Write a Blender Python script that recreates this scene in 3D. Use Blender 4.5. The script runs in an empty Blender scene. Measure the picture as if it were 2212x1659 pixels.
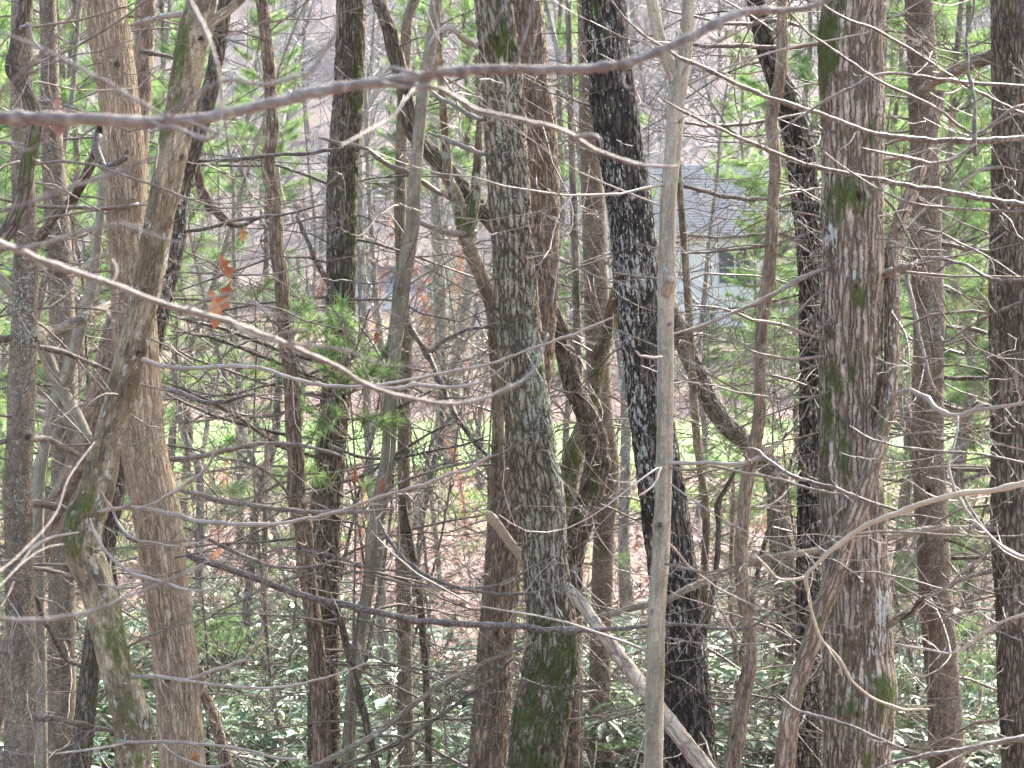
import bpy, math, random
import numpy as np
from mathutils import Vector
random.seed(7)
RNG = np.random.default_rng(7)

# ------------------------------------------------------------------ camera, sky, sun, exposure
scene = bpy.context.scene
C = scene.collection
FPX, VW, VH = 4300.0, 2212.0, 1659.0          # focal length and frame in survey pixels
cam_d = bpy.data.cameras.new('camera')
cam = bpy.data.objects.new('camera', cam_d); C.objects.link(cam)
cam.location = (0, 0, 0); cam.rotation_euler = (math.radians(90), 0, 0)
cam_d.sensor_width = 36; cam_d.lens = 36 * FPX / VW
cam_d.clip_start = 0.1; cam_d.clip_end = 2000
cam_d.dof.use_dof = True; cam_d.dof.focus_distance = 11.0
cam_d.dof.aperture_fstop = 7.2
scene.camera = cam

SUN_EL, SUN_AZ = 42.0, 38.0                   # azimuth measured to the right of the view direction
world = bpy.data.worlds.new('World'); scene.world = world; world.use_nodes = True
wn = world.node_tree.nodes; wl = world.node_tree.links
sky = wn.new('ShaderNodeTexSky'); sky.sky_type = 'NISHITA'; sky.sun_disc = False
sky.sun_elevation = math.radians(SUN_EL); sky.sun_rotation = math.radians(SUN_AZ)
sky.air_density = 1.0; sky.dust_density = 3.2; sky.ozone_density = 0.6
wn['Background'].inputs['Strength'].default_value = 0.15
wl.new(sky.outputs[0], wn['Background'].inputs[0])
sun_d = bpy.data.lights.new('sun', 'SUN'); sun_d.energy = 2.5; sun_d.angle = math.radians(2.0)
sun_d.color = (1.0, 0.95, 0.86)
sun = bpy.data.objects.new('sun', sun_d); C.objects.link(sun)
_e, _a = math.radians(SUN_EL), math.radians(SUN_AZ)
sdir = Vector((math.cos(_e) * math.sin(_a), math.cos(_e) * math.cos(_a), math.sin(_e)))
sun.rotation_euler = sdir.to_track_quat('Z', 'Y').to_euler()
sun.location = sdir * 60
scene.view_settings.view_transform = 'Standard'; scene.view_settings.look = 'None'
scene.view_settings.exposure = 2.5; scene.view_settings.gamma = 1.0
scene.view_settings.use_curve_mapping = False
scene.cycles.use_adaptive_sampling = True; scene.cycles.adaptive_threshold = 0.04; scene.cycles.adaptive_min_samples = 12
scene.cycles.max_bounces = 4; scene.cycles.transparent_max_bounces = 8
scene.cycles.diffuse_bounces = 2; scene.cycles.glossy_bounces = 1; scene.cycles.transmission_bounces = 2

# ------------------------------------------------------------------ numpy helpers
_perm = np.random.default_rng(1).permutation(256); _perm = np.concatenate([_perm, _perm, _perm])
_grad = np.random.default_rng(2).normal(size=(256, 3)); _grad /= np.linalg.norm(_grad, axis=1)[:, None]
def pnoise(p):
    p = np.asarray(p, float); i = np.floor(p).astype(int); f = p - i; i &= 255
    u = f * f * f * (f * (f * 6 - 15) + 10); r = 0
    for dx in (0, 1):
        for dy in (0, 1):
            for dz in (0, 1):
                h = _perm[_perm[_perm[i[:, 0] + dx] + i[:, 1] + dy] + i[:, 2] + dz]
                g = _grad[h]
                dot = g[:, 0] * (f[:, 0] - dx) + g[:, 1] * (f[:, 1] - dy) + g[:, 2] * (f[:, 2] - dz)
                w = (u[:, 0] if dx else 1 - u[:, 0]) * (u[:, 1] if dy else 1 - u[:, 1]) * (u[:, 2] if dz else 1 - u[:, 2])
                r = r + w * dot
    return r * 1.5
def sstep(a, b, x):
    t = np.clip((x - a) / (b - a), 0, 1); return t * t * (3 - 2 * t)
def nrm(v):
    v = np.asarray(v, float)
    if v.ndim == 1: return v / (math.sqrt(v[0] * v[0] + v[1] * v[1] + v[2] * v[2]) + 1e-12)
    return v / (np.sqrt((v * v).sum(-1, keepdims=True)) + 1e-12)
def cross(a, b):
    a = np.asarray(a, float); b = np.asarray(b, float); r = np.empty(np.broadcast_shapes(a.shape, b.shape))
    r[..., 0] = a[..., 1] * b[..., 2] - a[..., 2] * b[..., 1]; r[..., 1] = a[..., 2] * b[..., 0] - a[..., 0] * b[..., 2]; r[..., 2] = a[..., 0] * b[..., 1] - a[..., 1] * b[..., 0]
    return r
def at(x, y, d):                              # survey pixel + distance -> point of the place
    return np.array([d * (x - VW / 2) / FPX, d, -d * (y - VH / 2) / FPX])

class MB:                                      # collects verts / faces, builds ONE mesh object
    def __init__(s): s.v = []; s.q = []; s.t = []; s.n = 0; s.at = {}
    def add(s, v, q=None, t=None, **attr):
        v = np.asarray(v, float)
        if q is not None and len(q): s.q.append(np.asarray(q, int) + s.n)
        if t is not None and len(t): s.t.append(np.asarray(t, int) + s.n)
        for k, a in attr.items(): s.at.setdefault(k, []).append(np.broadcast_to(np.asarray(a, float), (len(v),) + np.shape(a)[1:] if np.ndim(a) else (len(v),)))
        s.v.append(v); s.n += len(v)
    def mesh(s, name, mat, smooth=True):
        me = bpy.data.meshes.new(name)
        V = np.concatenate(s.v); nv = len(V)
        Q = np.concatenate(s.q) if s.q else np.zeros((0, 4), int)
        T = np.concatenate(s.t) if s.t else np.zeros((0, 3), int)
        me.vertices.add(nv); me.vertices.foreach_set('co', V.astype(np.float32).ravel())
        me.loops.add(Q.size + T.size)
        me.loops.foreach_set('vertex_index', np.concatenate([Q.ravel(), T.ravel()]).astype(np.int32))
        me.polygons.add(len(Q) + len(T))
        st = np.concatenate([np.arange(len(Q)) * 4, Q.size + np.arange(len(T)) * 3])
        me.polygons.foreach_set('loop_start', st.astype(np.int32))
        me.polygons.foreach_set('use_smooth', np.full(len(Q) + len(T), smooth))
        for k, L in s.at.items():
            a = np.concatenate(L)
            if a.ndim == 2:
                A = me.attributes.new(k, 'FLOAT_VECTOR', 'POINT'); A.data.foreach_set('vector', a.astype(np.float32).ravel())
            else:
                A = me.attributes.new(k, 'FLOAT', 'POINT'); A.data.foreach_set('value', a.astype(np.float32))
        me.update(calc_edges=True); me.validate()
        if mat: me.materials.append(mat)
        return me
    def build(s, name, mat, parent=None, smooth=True, kind=None):
        o = bpy.data.objects.new(name, s.mesh(name, mat, smooth)); C.objects.link(o)
        if parent is not None:
            o.parent = parent
            o.matrix_parent_inverse = parent.matrix_basis.inverted()
        if kind: o['kind'] = kind
        return o

def tag(o, label, cat, group=None, kind=None):
    if label: o['label'] = label
    if cat: o['category'] = cat
    if group: o['group'] = group
    if kind: o['kind'] = kind
    return o
def empty(name, loc, label, cat, group=None):
    o = bpy.data.objects.new(name, None); C.objects.link(o); o.location = [float(c) for c in loc]
    o.empty_display_size = 0.2
    return tag(o, label, cat, group)
def dup(root, loc, rz=0, sc=1.0, label=None):
    r = root.copy(); C.objects.link(r); r.location = [float(c) for c in loc]; r.rotation_euler = (0, 0, rz); r.scale = (sc, sc, sc)
    if label: r['label'] = label
    for ch in root.children:
        c = ch.copy(); C.objects.link(c); c.parent = r
        for g in ch.children:
            e = g.copy(); C.objects.link(e); e.parent = c
    return r

def tube(mb, P, R, n=5, cap=True, **attr):
    P = np.asarray(P, float); R = np.broadcast_to(np.asarray(R, float), (len(P),))
    T = np.empty_like(P); T[1:-1] = P[2:] - P[:-2]; T[0] = P[1] - P[0]; T[-1] = P[-1] - P[-2]; T = nrm(T)
    m = nrm(P[-1] - P[0]); ref = np.array([0, -1.0, 0]) if abs(m[1]) < 0.8 else np.array([0, 0, 1.0])
    U = nrm(cross(T, ref)); W = cross(T, U)
    a = np.arange(n) * 2 * math.pi / n
    V = (P[:, None, :] + R[:, None, None] * (np.cos(a)[None, :, None] * U[:, None, :] + np.sin(a)[None, :, None] * W[:, None, :])).reshape(-1, 3)
    i = np.arange(len(P) - 1)[:, None] * n; j = np.arange(n)[None, :]; k = (j + 1) % n
    q = np.stack([i + j, i + k, i + n + k, i + n + j], -1).reshape(-1, 4)
    t = None
    if cap:
        e = (len(P) - 1) * n; V = np.vstack([V, P[-1] + T[-1] * R[-1], P[0]]); l = len(V)
        t = [[e + b, e + (b + 1) % n, l - 2] for b in range(n)] + [[(b + 1) % n, b, l - 1] for b in range(n)]
    mb.add(V, q, t, **attr)

def spline(P, s):                              # Catmull-Rom by chord length, P (n,k), s in [0,1]*len
    P = np.asarray(P, float)
    c = np.concatenate([[0], np.cumsum(np.linalg.norm(np.diff(P[:, :3], axis=0), axis=1) + 1e-9)])
    M = np.gradient(P, c, axis=0)
    s = np.asarray(s); i = np.clip(np.searchsorted(c, s, 'right') - 1, 0, len(c) - 2)
    h = (c[i + 1] - c[i])[:, None]; t = ((s - c[i]) / (c[i + 1] - c[i]))[:, None]
    return ((2 * t**3 - 3 * t**2 + 1) * P[i] + (t**3 - 2 * t**2 + t) * h * M[i] + (-2 * t**3 + 3 * t**2) * P[i + 1] + (t**3 - t**2) * h * M[i + 1])
def slen(P):
    P = np.asarray(P, float); return float(np.sum(np.linalg.norm(np.diff(P[:, :3], axis=0), axis=1)))

# ------------------------------------------------------------------ lie of the land
_D = np.array([-30, 0, 4, 8, 12, 16, 20, 25, 30, 38, 46, 62, 70, 78, 100, 116, 130, 170, 220, 300, 420.])
_Z = np.array([-1.7, -1.7, -2.1, -2.9, -3.6, -4.15, -4.3, -3.7, -2.95, -2.45, -1.86, -1.22, -0.35, 0.55, 3.1, 4.6, 7.5, 24, 50, 88, 120.])
_fd = np.linspace(-30, 420, 1801); _fz = np.interp(_fd, _D, _Z)
_k = np.ones(17) / 17; _fz = np.convolve(np.pad(_fz, 8, 'edge'), _k, 'valid')
def ground(x, y):
    x = np.atleast_1d(np.asarray(x, float)); y = np.atleast_1d(np.asarray(y, float))
    z = np.interp(y, _fd, _fz)
    amp = np.clip((y - 2) / 20, 0.2, 1) * np.where((y > 44) & (y < 64), 0.35, 1) * np.where(y > 120, 5, 1)
    fr = np.where(y > 120, 0.045, 0.16)
    z = z + amp * 0.22 * pnoise(np.stack([x * fr, y * fr, 0 * x + 3.3], 1))
    return z
def gz(x, y): return float(ground(x, y)[0])

# ------------------------------------------------------------------ materials
class NT:
    def __init__(s, name):
        s.m = bpy.data.materials.new(name); s.m.use_nodes = True; s.t = s.m.node_tree; s.n = s.t.nodes; s.l = s.t.links
        s.b = s.n['Principled BSDF']; s.out = s.n['Material Output']
    def new(s, typ, **kw):
        n = s.n.new(typ)
        for k, v in kw.items(): setattr(n, k, v)
        return n
    def val(s, sock, v):
        if hasattr(v, 'bl_rna') and not isinstance(v, (int, float)): s.l.new(v, sock)
        else: sock.default_value = v
    def math(s, op, a, b=0.0, clamp=False):
        n = s.new('ShaderNodeMath', operation=op); n.use_clamp = clamp
        s.val(n.inputs[0], a); s.val(n.inputs[1], b); return n.outputs[0]
    def attr(s, name, out='Fac'):
        n = s.new('ShaderNodeAttribute'); n.attribute_name = name; return n.outputs[out]
    def noise(s, vec, scale, detail=3, rough=0.6, sc=(1, 1, 1), loc=(0, 0, 0)):
        if vec is None: vec = s.new('ShaderNodeTexCoord').outputs['Object']
        mp = s.new('ShaderNodeMapping'); s.l.new(vec, mp.inputs[0]); mp.inputs['Scale'].default_value = sc; mp.inputs['Location'].default_value = loc
        n = s.new('ShaderNodeTexNoise'); s.l.new(mp.outputs[0], n.inputs['Vector'])
        n.inputs['Scale'].default_value = scale; n.inputs['Detail'].default_value = detail; n.inputs['Roughness'].default_value = rough
        return n.outputs['Fac']
    def mix(s, f, a, b, mode='MIX'):
        n = s.new('ShaderNodeMix', data_type='RGBA', blend_type=mode)
        s.val(n.inputs[0], f)
        for k, c in ((6, a), (7, b)):
            if isinstance(c, tuple): n.inputs[k].default_value = c + (1,)
            else: s.l.new(c, n.inputs[k])
        return n.outputs[2]
    def ramp(s, f, stops):
        n = s.new('ShaderNodeValToRGB'); s.l.new(f, n.inputs[0]); e = n.color_ramp.elements
        while len(e) < len(stops): e.new(0.5)
        for i, (p, c) in enumerate(stops): e[i].position = p; e[i].color = c + (1,)
        return n.outputs[0]
    def step(s, f, a, b):
        n = s.new('ShaderNodeMapRange', interpolation_type='SMOOTHSTEP'); s.l.new(f, n.inputs[0])
        n.inputs[1].default_value = a; n.inputs[2].default_value = b; return n.outputs[0]
    def bump(s, h, strength, dist):
        n = s.new('ShaderNodeBump'); s.l.new(h, n.inputs['Height']); n.inputs['Strength'].default_value = strength; n.inputs['Distance'].default_value = dist
        s.l.new(n.outputs[0], s.b.inputs['Normal'])
    def base(s, c, rough=0.8, spec=0.3):
        s.val(s.b.inputs['Base Color'], c if not isinstance(c, tuple) else c + (1,))
        s.val(s.b.inputs['Roughness'], rough); s.b.inputs['Specular IOR Level'].default_value = spec
        return s.m

def bark(name, ridge, furrow, warm, lich=(0.56, 0.57, 0.48), lamt=0.0, lscale=45, lstretch=0.6, cell=38.0, stretch=0.22, crack=0.16, cdark=0.75, bd=0.010, blot=0.25, mosscol=(0.078, 0.104, 0.021)):
    t = NT(name); v = t.attr('bark', 'Vector')
    # lapping plates: warped, vertically drawn-out cells with cracks between them
    wn_ = t.new('ShaderNodeTexNoise'); t.l.new(v, wn_.inputs['Vector']); wn_.inputs['Scale'].default_value = 22; wn_.inputs['Detail'].default_value = 3
    w2 = t.new('ShaderNodeVectorMath', operation='SCALE'); t.l.new(wn_.outputs['Color'], w2.inputs[0]); w2.inputs['Scale'].default_value = 0.024
    w3 = t.new('ShaderNodeVectorMath', operation='ADD'); t.l.new(v, w3.inputs[0]); t.l.new(w2.outputs[0], w3.inputs[1])
    mp = t.new('ShaderNodeMapping'); t.l.new(w3.outputs[0], mp.inputs[0]); mp.inputs['Scale'].default_value = (1, 1, stretch)
    vo = t.new('ShaderNodeTexVoronoi', feature='DISTANCE_TO_EDGE'); t.l.new(mp.outputs[0], vo.inputs['Vector']); vo.inputs['Scale'].default_value = cell
    vc = t.new('ShaderNodeTexVoronoi', feature='F1'); t.l.new(mp.outputs[0], vc.inputs['Vector']); vc.inputs['Scale'].default_value = cell
    edge = t.step(vo.outputs['Distance'], 0.0, crack)
    sep = t.new('ShaderNodeSeparateColor'); t.l.new(vc.outputs['Color'], sep.inputs[0]); cr = sep.outputs[0]
    n1 = t.noise(w3.outputs[0], cell * 2.6, 4, 0.7, (1, 1, stretch * 1.3)); n2 = t.noise(v, 4.0, 4, 0.65, (1, 1, 0.5)); n3 = t.noise(v, 11, 4, 0.65, (1, 1, 0.5), (5, 2, 1)); n4 = t.noise(v, 190, 2, 0.7, (1, 1, 0.5))
    fur = t.attr('fur')
    f = t.math('MULTIPLY', t.math('ADD', t.math('MULTIPLY', edge, cdark), 1 - cdark), t.math('ADD', t.math('MULTIPLY', fur, 0.5), 0.5))
    f = t.math('ADD', f, t.math('MULTIPLY', t.math('SUBTRACT', n1, 0.5), 1.1), True)
    col = t.mix(f, furrow, ridge)
    col = t.mix(t.step(n2, 0.42, 0.62), col, t.mix(f, tuple(c * 0.85 for c in furrow), warm))
    col = t.mix(0.85, col, t.ramp(n3, [(0.25, (0.60, 0.58, 0.56)), (0.5, (1, 1, 1)), (0.8, (1.35, 1.32, 1.26))]), 'MULTIPLY')
    col = t.mix(0.6, col, t.ramp(cr, [(0, (0.72, 0.70, 0.68)), (1, (1.3, 1.28, 1.25))]), 'MULTIPLY')
    col = t.mix(0.7, col, t.ramp(n4, [(0.3, (0.62, 0.62, 0.62)), (0.7, (1.38, 1.38, 1.38))]), 'MULTIPLY')
    bl = t.step(t.noise(v, 12, 6, 0.75, (1, 1, 0.45), (2, 6, 8)), 0.50, 0.62); col = t.mix(t.math('MULTIPLY', bl, blot), col, (0.040, 0.032, 0.021))
    kn = t.attr('knot'); col = t.mix(kn, col, (0.03, 0.018, 0.012))
    ln = t.noise(v, lscale, 4, 0.65, (1, 1, lstretch), (9, 1, 4)); lb = t.noise(v, 5, 2, 0.5, (1, 1, 0.6), (1, 8, 3))
    lt_ = t.math('ADD', t.math('ADD', ln, t.math('MULTIPLY', t.attr('lich'), 0.36)), t.math('MULTIPLY', t.math('SUBTRACT', lb, 0.5), 0.35))
    lm = t.step(t.math('ADD', lt_, t.math('MULTIPLY', t.math('SUBTRACT', f, 0.7), 0.10)), 0.675 - lamt, 0.715 - lamt)
    col = t.mix(t.math('MULTIPLY', lm, 0.8), col, t.mix(n4, tuple(c * 0.6 for c in lich), tuple(min(1, c * 1.15) for c in lich)))
    mn = t.noise(v, 11, 6, 0.74, (1, 1, 0.5), (3, 7, 2))
    mm = t.step(t.math('ADD', t.math('MULTIPLY', t.attr('moss'), 0.95), t.math('MULTIPLY', t.math('SUBTRACT', mn, 0.5), 4.2)), 0.34, 1.0)
    mm = t.math('MULTIPLY', mm, t.math('ADD', t.math('MULTIPLY', n1, 0.6), 0.6), True)
    mc = t.mix(t.noise(v, 90, 3, 0.7), tuple(c * 0.45 for c in mosscol), tuple(c * 1.9 for c in mosscol))
    col = t.mix(mm, col, mc)
    h = t.math('ADD', t.math('MULTIPLY', edge, 0.8), t.math('ADD', t.math('MULTIPLY', n1, 0.7), t.math('MULTIPLY', n4, 0.25)))
    h = t.math('ADD', h, t.math('MULTIPLY', mm, t.noise(v, 260, 2)))
    t.bump(h, 1.0, bd)
    return t.base(col, 0.85, 0.25)
M = {}
M['oak_grey'] = bark('bark_grey_oak', (0.350, 0.306, 0.225), (0.087, 0.069, 0.047), (0.318, 0.261, 0.184), lich=(0.45, 0.49, 0.38), lamt=0.06, lscale=80, lstretch=1.0, cell=34, stretch=.22, crack=.22, cdark=.95, bd=.02)
M['oak_brown'] = bark('bark_brown_oak', (0.358, 0.277, 0.199), (0.137, 0.095, 0.063), (0.325, 0.247, 0.177), lamt=-0.03, cell=42, stretch=.17, crack=.2, cdark=.85, bd=.014)
M['tan'] = bark('bark_tan_flaky', (0.448, 0.350, 0.236), (0.202, 0.139, 0.087), (0.370, 0.290, 0.199), lamt=-0.03, cell=54, stretch=.11, cdark=.6, blot=.12)
M['black_oak'] = bark('bark_black_oak', (0.150, 0.130, 0.106), (0.030, 0.024, 0.019), (0.115, 0.095, 0.076), lich=(0.60, 0.59, 0.52), lamt=0.085, lscale=80, lstretch=0.38, cell=32, stretch=.21, crack=.22, cdark=.95, bd=.02)
M['shaggy'] = bark('bark_shaggy_maple', (0.452, 0.384, 0.302), (0.116, 0.085, 0.059), (0.362, 0.288, 0.216), lich=(0.58, 0.58, 0.52), lamt=0.015, lscale=44, lstretch=0.35, cell=37, stretch=.085, crack=.22, cdark=.95, bd=.018)
M['dark'] = bark('bark_dark', (0.230, 0.195, 0.146), (0.062, 0.049, 0.036), (0.195, 0.158, 0.115), lamt=0.02, cell=38, stretch=.17, crack=.2, cdark=.85, bd=.014)
M['mossy'] = bark('bark_mossy', (0.368, 0.302, 0.204), (0.098, 0.073, 0.041), (0.172, 0.130, 0.076), lich=(0.44, 0.46, 0.38), lamt=0.07, lscale=24, cell=55, stretch=.16, crack=.06, cdark=.12, bd=.007, blot=.62)
M['smooth'] = bark('bark_smooth_grey', (0.306, 0.275, 0.207), (0.204, 0.178, 0.129), (0.270, 0.236, 0.170), lich=(0.46, 0.46, 0.42), lamt=0.01, cell=55, stretch=.045, crack=.05, cdark=.3, bd=.003, blot=.2)
M['pine'] = bark('bark_pine', (0.260, 0.217, 0.162), (0.106, 0.084, 0.059), (0.207, 0.161, 0.117), lich=(0.40, 0.44, 0.37), lamt=0.035, lscale=70, lstretch=1.0, cell=60, stretch=.6, cdark=.5, bd=.006)
M['red_brown'] = bark('bark_red_brown', (0.345, 0.272, 0.196), (0.135, 0.096, 0.066), (0.300, 0.228, 0.162), lamt=-0.02, cell=60, stretch=.09, bd=.006)
M['limb'] = bark('bark_grey_limb', (0.296, 0.258, 0.195), (0.133, 0.108, 0.075), (0.235, 0.192, 0.136), lamt=0.05, cell=60, stretch=.25, cdark=.45, bd=.005)
M['log'] = bark('bark_peeled_log', (0.520, 0.461, 0.365), (0.240, 0.186, 0.134), (0.400, 0.319, 0.238), lamt=0.02, cell=20, stretch=.35, crack=.12, cdark=.8, bd=.006)
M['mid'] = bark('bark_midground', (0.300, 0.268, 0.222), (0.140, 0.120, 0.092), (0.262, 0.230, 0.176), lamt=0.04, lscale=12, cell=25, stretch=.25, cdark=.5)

def twigmat(name, a, b, rough=0.55, spec=0.35):
    t = NT(name); co = t.new('ShaderNodeTexCoord').outputs['Object']
    n = t.noise(co, 9, 3); n2 = t.noise(co, 60, 2)
    c = t.mix(t.step(n, 0.35, 0.65), a, b); c = t.mix(t.math('MULTIPLY', t.step(n2, .4, .8), 0.5), c, (0.36, 0.33, 0.29))
    t.bump(n2, 0.4, 0.003)
    return t.base(c, rough, spec)
M['twig'] = twigmat('twig_bark', (0.110, 0.080, 0.058), (0.185, 0.145, 0.108))
M['twig_dark'] = twigmat('twig_bark_dark', (0.058, 0.042, 0.031), (0.110, 0.082, 0.062))
M['twig_pale'] = twigmat('twig_bark_pale', (0.215, 0.165, 0.130), (0.300, 0.250, 0.205), 0.42)
M['twig_fore'] = twigmat('twig_bark_foreground', (0.090, 0.064, 0.053), (0.140, 0.115, 0.094), 0.55)
M['twig_yellow'] = twigmat('twig_bark_yellow', (0.270, 0.200, 0.120), (0.310, 0.245, 0.165), 0.45)
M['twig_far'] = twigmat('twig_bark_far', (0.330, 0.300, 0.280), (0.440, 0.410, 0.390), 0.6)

def leafmat(name, stops, rough=0.5, trans=0.35, spec=0.4, tint=None):
    t = NT(name); r = t.attr('rnd')
    col = t.ramp(r, stops); t.base(col, rough, spec)
    if trans > 0:
        tr = t.new('ShaderNodeBsdfTranslucent'); mx = t.new('ShaderNodeMixShader'); mx.inputs[0].default_value = trans
        c2 = t.mix(1.0, col, tint or (1.25, 1.38, 0.95), 'MULTIPLY'); t.l.new(c2, tr.inputs[0])
        t.l.new(t.b.outputs[0], mx.inputs[1]); t.l.new(tr.outputs[0], mx.inputs[2]); t.l.new(mx.outputs[0], t.out.inputs[0])
    return t.m
M['needle'] = leafmat('pine_needles', [(0, (0.100, 0.160, 0.080)), (0.45, (0.155, 0.235, 0.110)), (0.8, (0.205, 0.290, 0.130)), (0.93, (0.26, 0.30, 0.14)), (1, (0.36, 0.26, 0.12))], 0.42, 0.55)
M['needle_far'] = leafmat('pine_needles_far', [(0, (0.140, 0.215, 0.105)), (0.5, (0.210, 0.300, 0.145)), (0.95, (0.29, 0.37, 0.19)), (1, (0.36, 0.28, 0.14))], 0.5, 0.6)
M['rhodo'] = leafmat('rhododendron_leaf', [(0, (0.080, 0.140, 0.072)), (0.5, (0.125, 0.205, 0.100)), (0.9, (0.17, 0.25, 0.11)), (1, (0.22, 0.24, 0.06))], 0.34, 0.15, 1.0)
M['litter'] = leafmat('leaf_litter', [(0, (0.19, 0.105, 0.078)), (0.35, (0.33, 0.205, 0.165)), (0.7, (0.42, 0.295, 0.25)), (0.93, (0.52, 0.40, 0.34)), (1, (0.46, 0.19, 0.07))], 0.5, 0.1, 0.4, (1.2, 1.0, 0.9))
M['rust'] = leafmat('rusty_leaves', [(0, (0.24, 0.085, 0.055)), (0.6, (0.38, 0.150, 0.095)), (1, (0.50, 0.24, 0.14))], 0.55, 0.45, 0.3, (1.4, 1.1, 0.9))
M['orange'] = leafmat('orange_dead_leaf', [(0, (0.25, 0.100, 0.045)), (0.5, (0.33, 0.150, 0.070)), (1, (0.46, 0.25, 0.11))], 0.5, 0.15, 0.3, (1.5, 1.1, 0.7))
M['grass'] = leafmat('grass_blades', [(0, (0.10, 0.20, 0.05)), (0.6, (0.17, 0.31, 0.08)), (1, (0.26, 0.38, 0.13))], 0.5, 0.45)

t = NT('ground_leaf_litter'); pos = t.new('ShaderNodeNewGeometry').outputs['Position']
a1 = t.noise(pos, 9, 5, 0.7); a2 = t.noise(pos, 0.35, 3, 0.6); a3 = t.noise(pos, 0.9, 4, 0.65, loc=(4, 4, 4))
c = t.ramp(a1, [(0.25, (0.105, 0.062, 0.048)), (0.45, (0.235, 0.150, 0.118)), (0.6, (0.340, 0.235, 0.200)), (0.8, (0.46, 0.35, 0.305))])
c = t.mix(t.step(a2, 0.45, 0.65), c, t.mix(0.5, c, (0.24, 0.19, 0.175)))
zone = t.attr('grassy')
c = t.mix(t.math('MULTIPLY', t.step(a3, 0.46, 0.60), zone), c, t.mix(a1, (0.14, 0.19, 0.06), (0.30, 0.33, 0.13)))
c = t.mix(t.math('MULTIPLY', t.attr('hill'), 0.75), c, t.mix(a1, (0.13, 0.105, 0.095), (0.30, 0.265, 0.25)))
t.bump(a1, 1.0, 0.08); M['ground'] = t.base(c, 0.85, 0.2)
t = NT('lawn_grass'); pos = t.new('ShaderNodeNewGeometry').outputs['Position']
a1 = t.noise(pos, 14, 4, 0.7); a2 = t.noise(pos, 0.5, 3, 0.6)
c = t.mix(t.step(a2, 0.35, 0.65), t.mix(a1, (0.15, 0.29, 0.065), (0.24, 0.42, 0.115)), t.mix(a1, (0.20, 0.33, 0.09), (0.29, 0.44, 0.15)))
t.bump(a1, 0.8, 0.05); M['lawn'] = t.base(c, 0.7, 0.3)
def flat(name, c, rough=0.6, spec=0.4, nz=0.12, scale=3.0):
    t = NT(name); n = t.noise(None, scale, 4, 0.65)
    cc = t.mix(n, tuple(x * (1 - nz) for x in c), tuple(min(1, x * (1 + nz)) for x in c)); return t.base(cc, rough, spec)
M['siding'] = flat('white_siding', (0.88, 0.85, 0.83), 0.55)
M['trim'] = flat('white_trim', (0.72, 0.69, 0.63), 0.5)
M['soffit'] = flat('tan_soffit', (0.48, 0.42, 0.36), 0.6)
M['shingle'] = flat('slate_grey_shingles', (0.235, 0.23, 0.235), 0.9, 0.1, 0.3, 9)
M['glass'] = flat('dark_window_glass', (0.15, 0.15, 0.155), 0.2, 0.5)
M['bluegrey'] = flat('blue_grey_boards', (0.36, 0.385, 0.45), 0.6)
M['cream'] = flat('cream_boards', (0.76, 0.71, 0.64), 0.6)
M['wood'] = flat('broken_wood', (0.36, 0.27, 0.18), 0.7, 0.3, 0.4, 30)

# ------------------------------------------------------------------ ground and lawn
ys = np.concatenate([np.arange(-25, 18, 2.0), np.arange(18, 80, 0.55), np.arange(80, 130, 2.0), np.arange(130, 301, 6.0)])
xs = np.concatenate([np.arange(-270, -30, 12.0), np.arange(-30, 30.1, 0.6), np.arange(42, 271, 12.0)])
X, Y = np.meshgrid(xs, ys); Zg = ground(X.ravel(), Y.ravel())
g = MB(); nx = len(xs); ii = (np.arange(len(ys) - 1)[:, None] * nx + np.arange(nx - 1)[None, :]).ravel()
yy = Y.ravel()
g.add(np.stack([X.ravel(), yy, Zg], 1), np.stack([ii, ii + 1, ii + nx + 1, ii + nx], 1),
      hill=sstep(96, 120, yy), grassy=np.clip(sstep(33, 43, yy) * (1 - sstep(63, 65, yy)) + 0.75 * sstep(66, 76, yy) * (1 - sstep(96, 110, yy)) + 0.25 * sstep(24, 30, yy) * (1 - sstep(45, 46, yy)), 0, 1))
tag(g.build('ground', M['ground']), 'leaf-strewn ground sloping down and rising to a wooded hill', None, kind='structure')
lx = np.arange(-40, 40.1, 0.5); lt = np.linspace(0, 1, 40)
near = 45.2 + 1.3 * pnoise(np.stack([lx * 0.35, 0 * lx, 0 * lx + .5], 1)) + 0.6 * pnoise(np.stack([lx * 1.3, 0 * lx, 0 * lx + 2.5], 1))
far = 61.5 + 0.4 * pnoise(np.stack([lx * 0.2, 0 * lx, 0 * lx + 7.5], 1))
LX = np.tile(lx, (40, 1)); LY = near[None] + lt[:, None] * (far - near)[None]
g = MB(); nx = len(lx); ii = (np.arange(39)[:, None] * nx + np.arange(nx - 1)[None, :]).ravel()
g.add(np.stack([LX.ravel(), LY.ravel(), ground(LX.ravel(), LY.ravel()) + 0.035], 1), np.stack([ii, ii + 1, ii + nx + 1, ii + nx], 1))
tag(g.build('lawn', M['lawn']), 'bright green strip of sunlit lawn below the houses', None, kind='structure')

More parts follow.
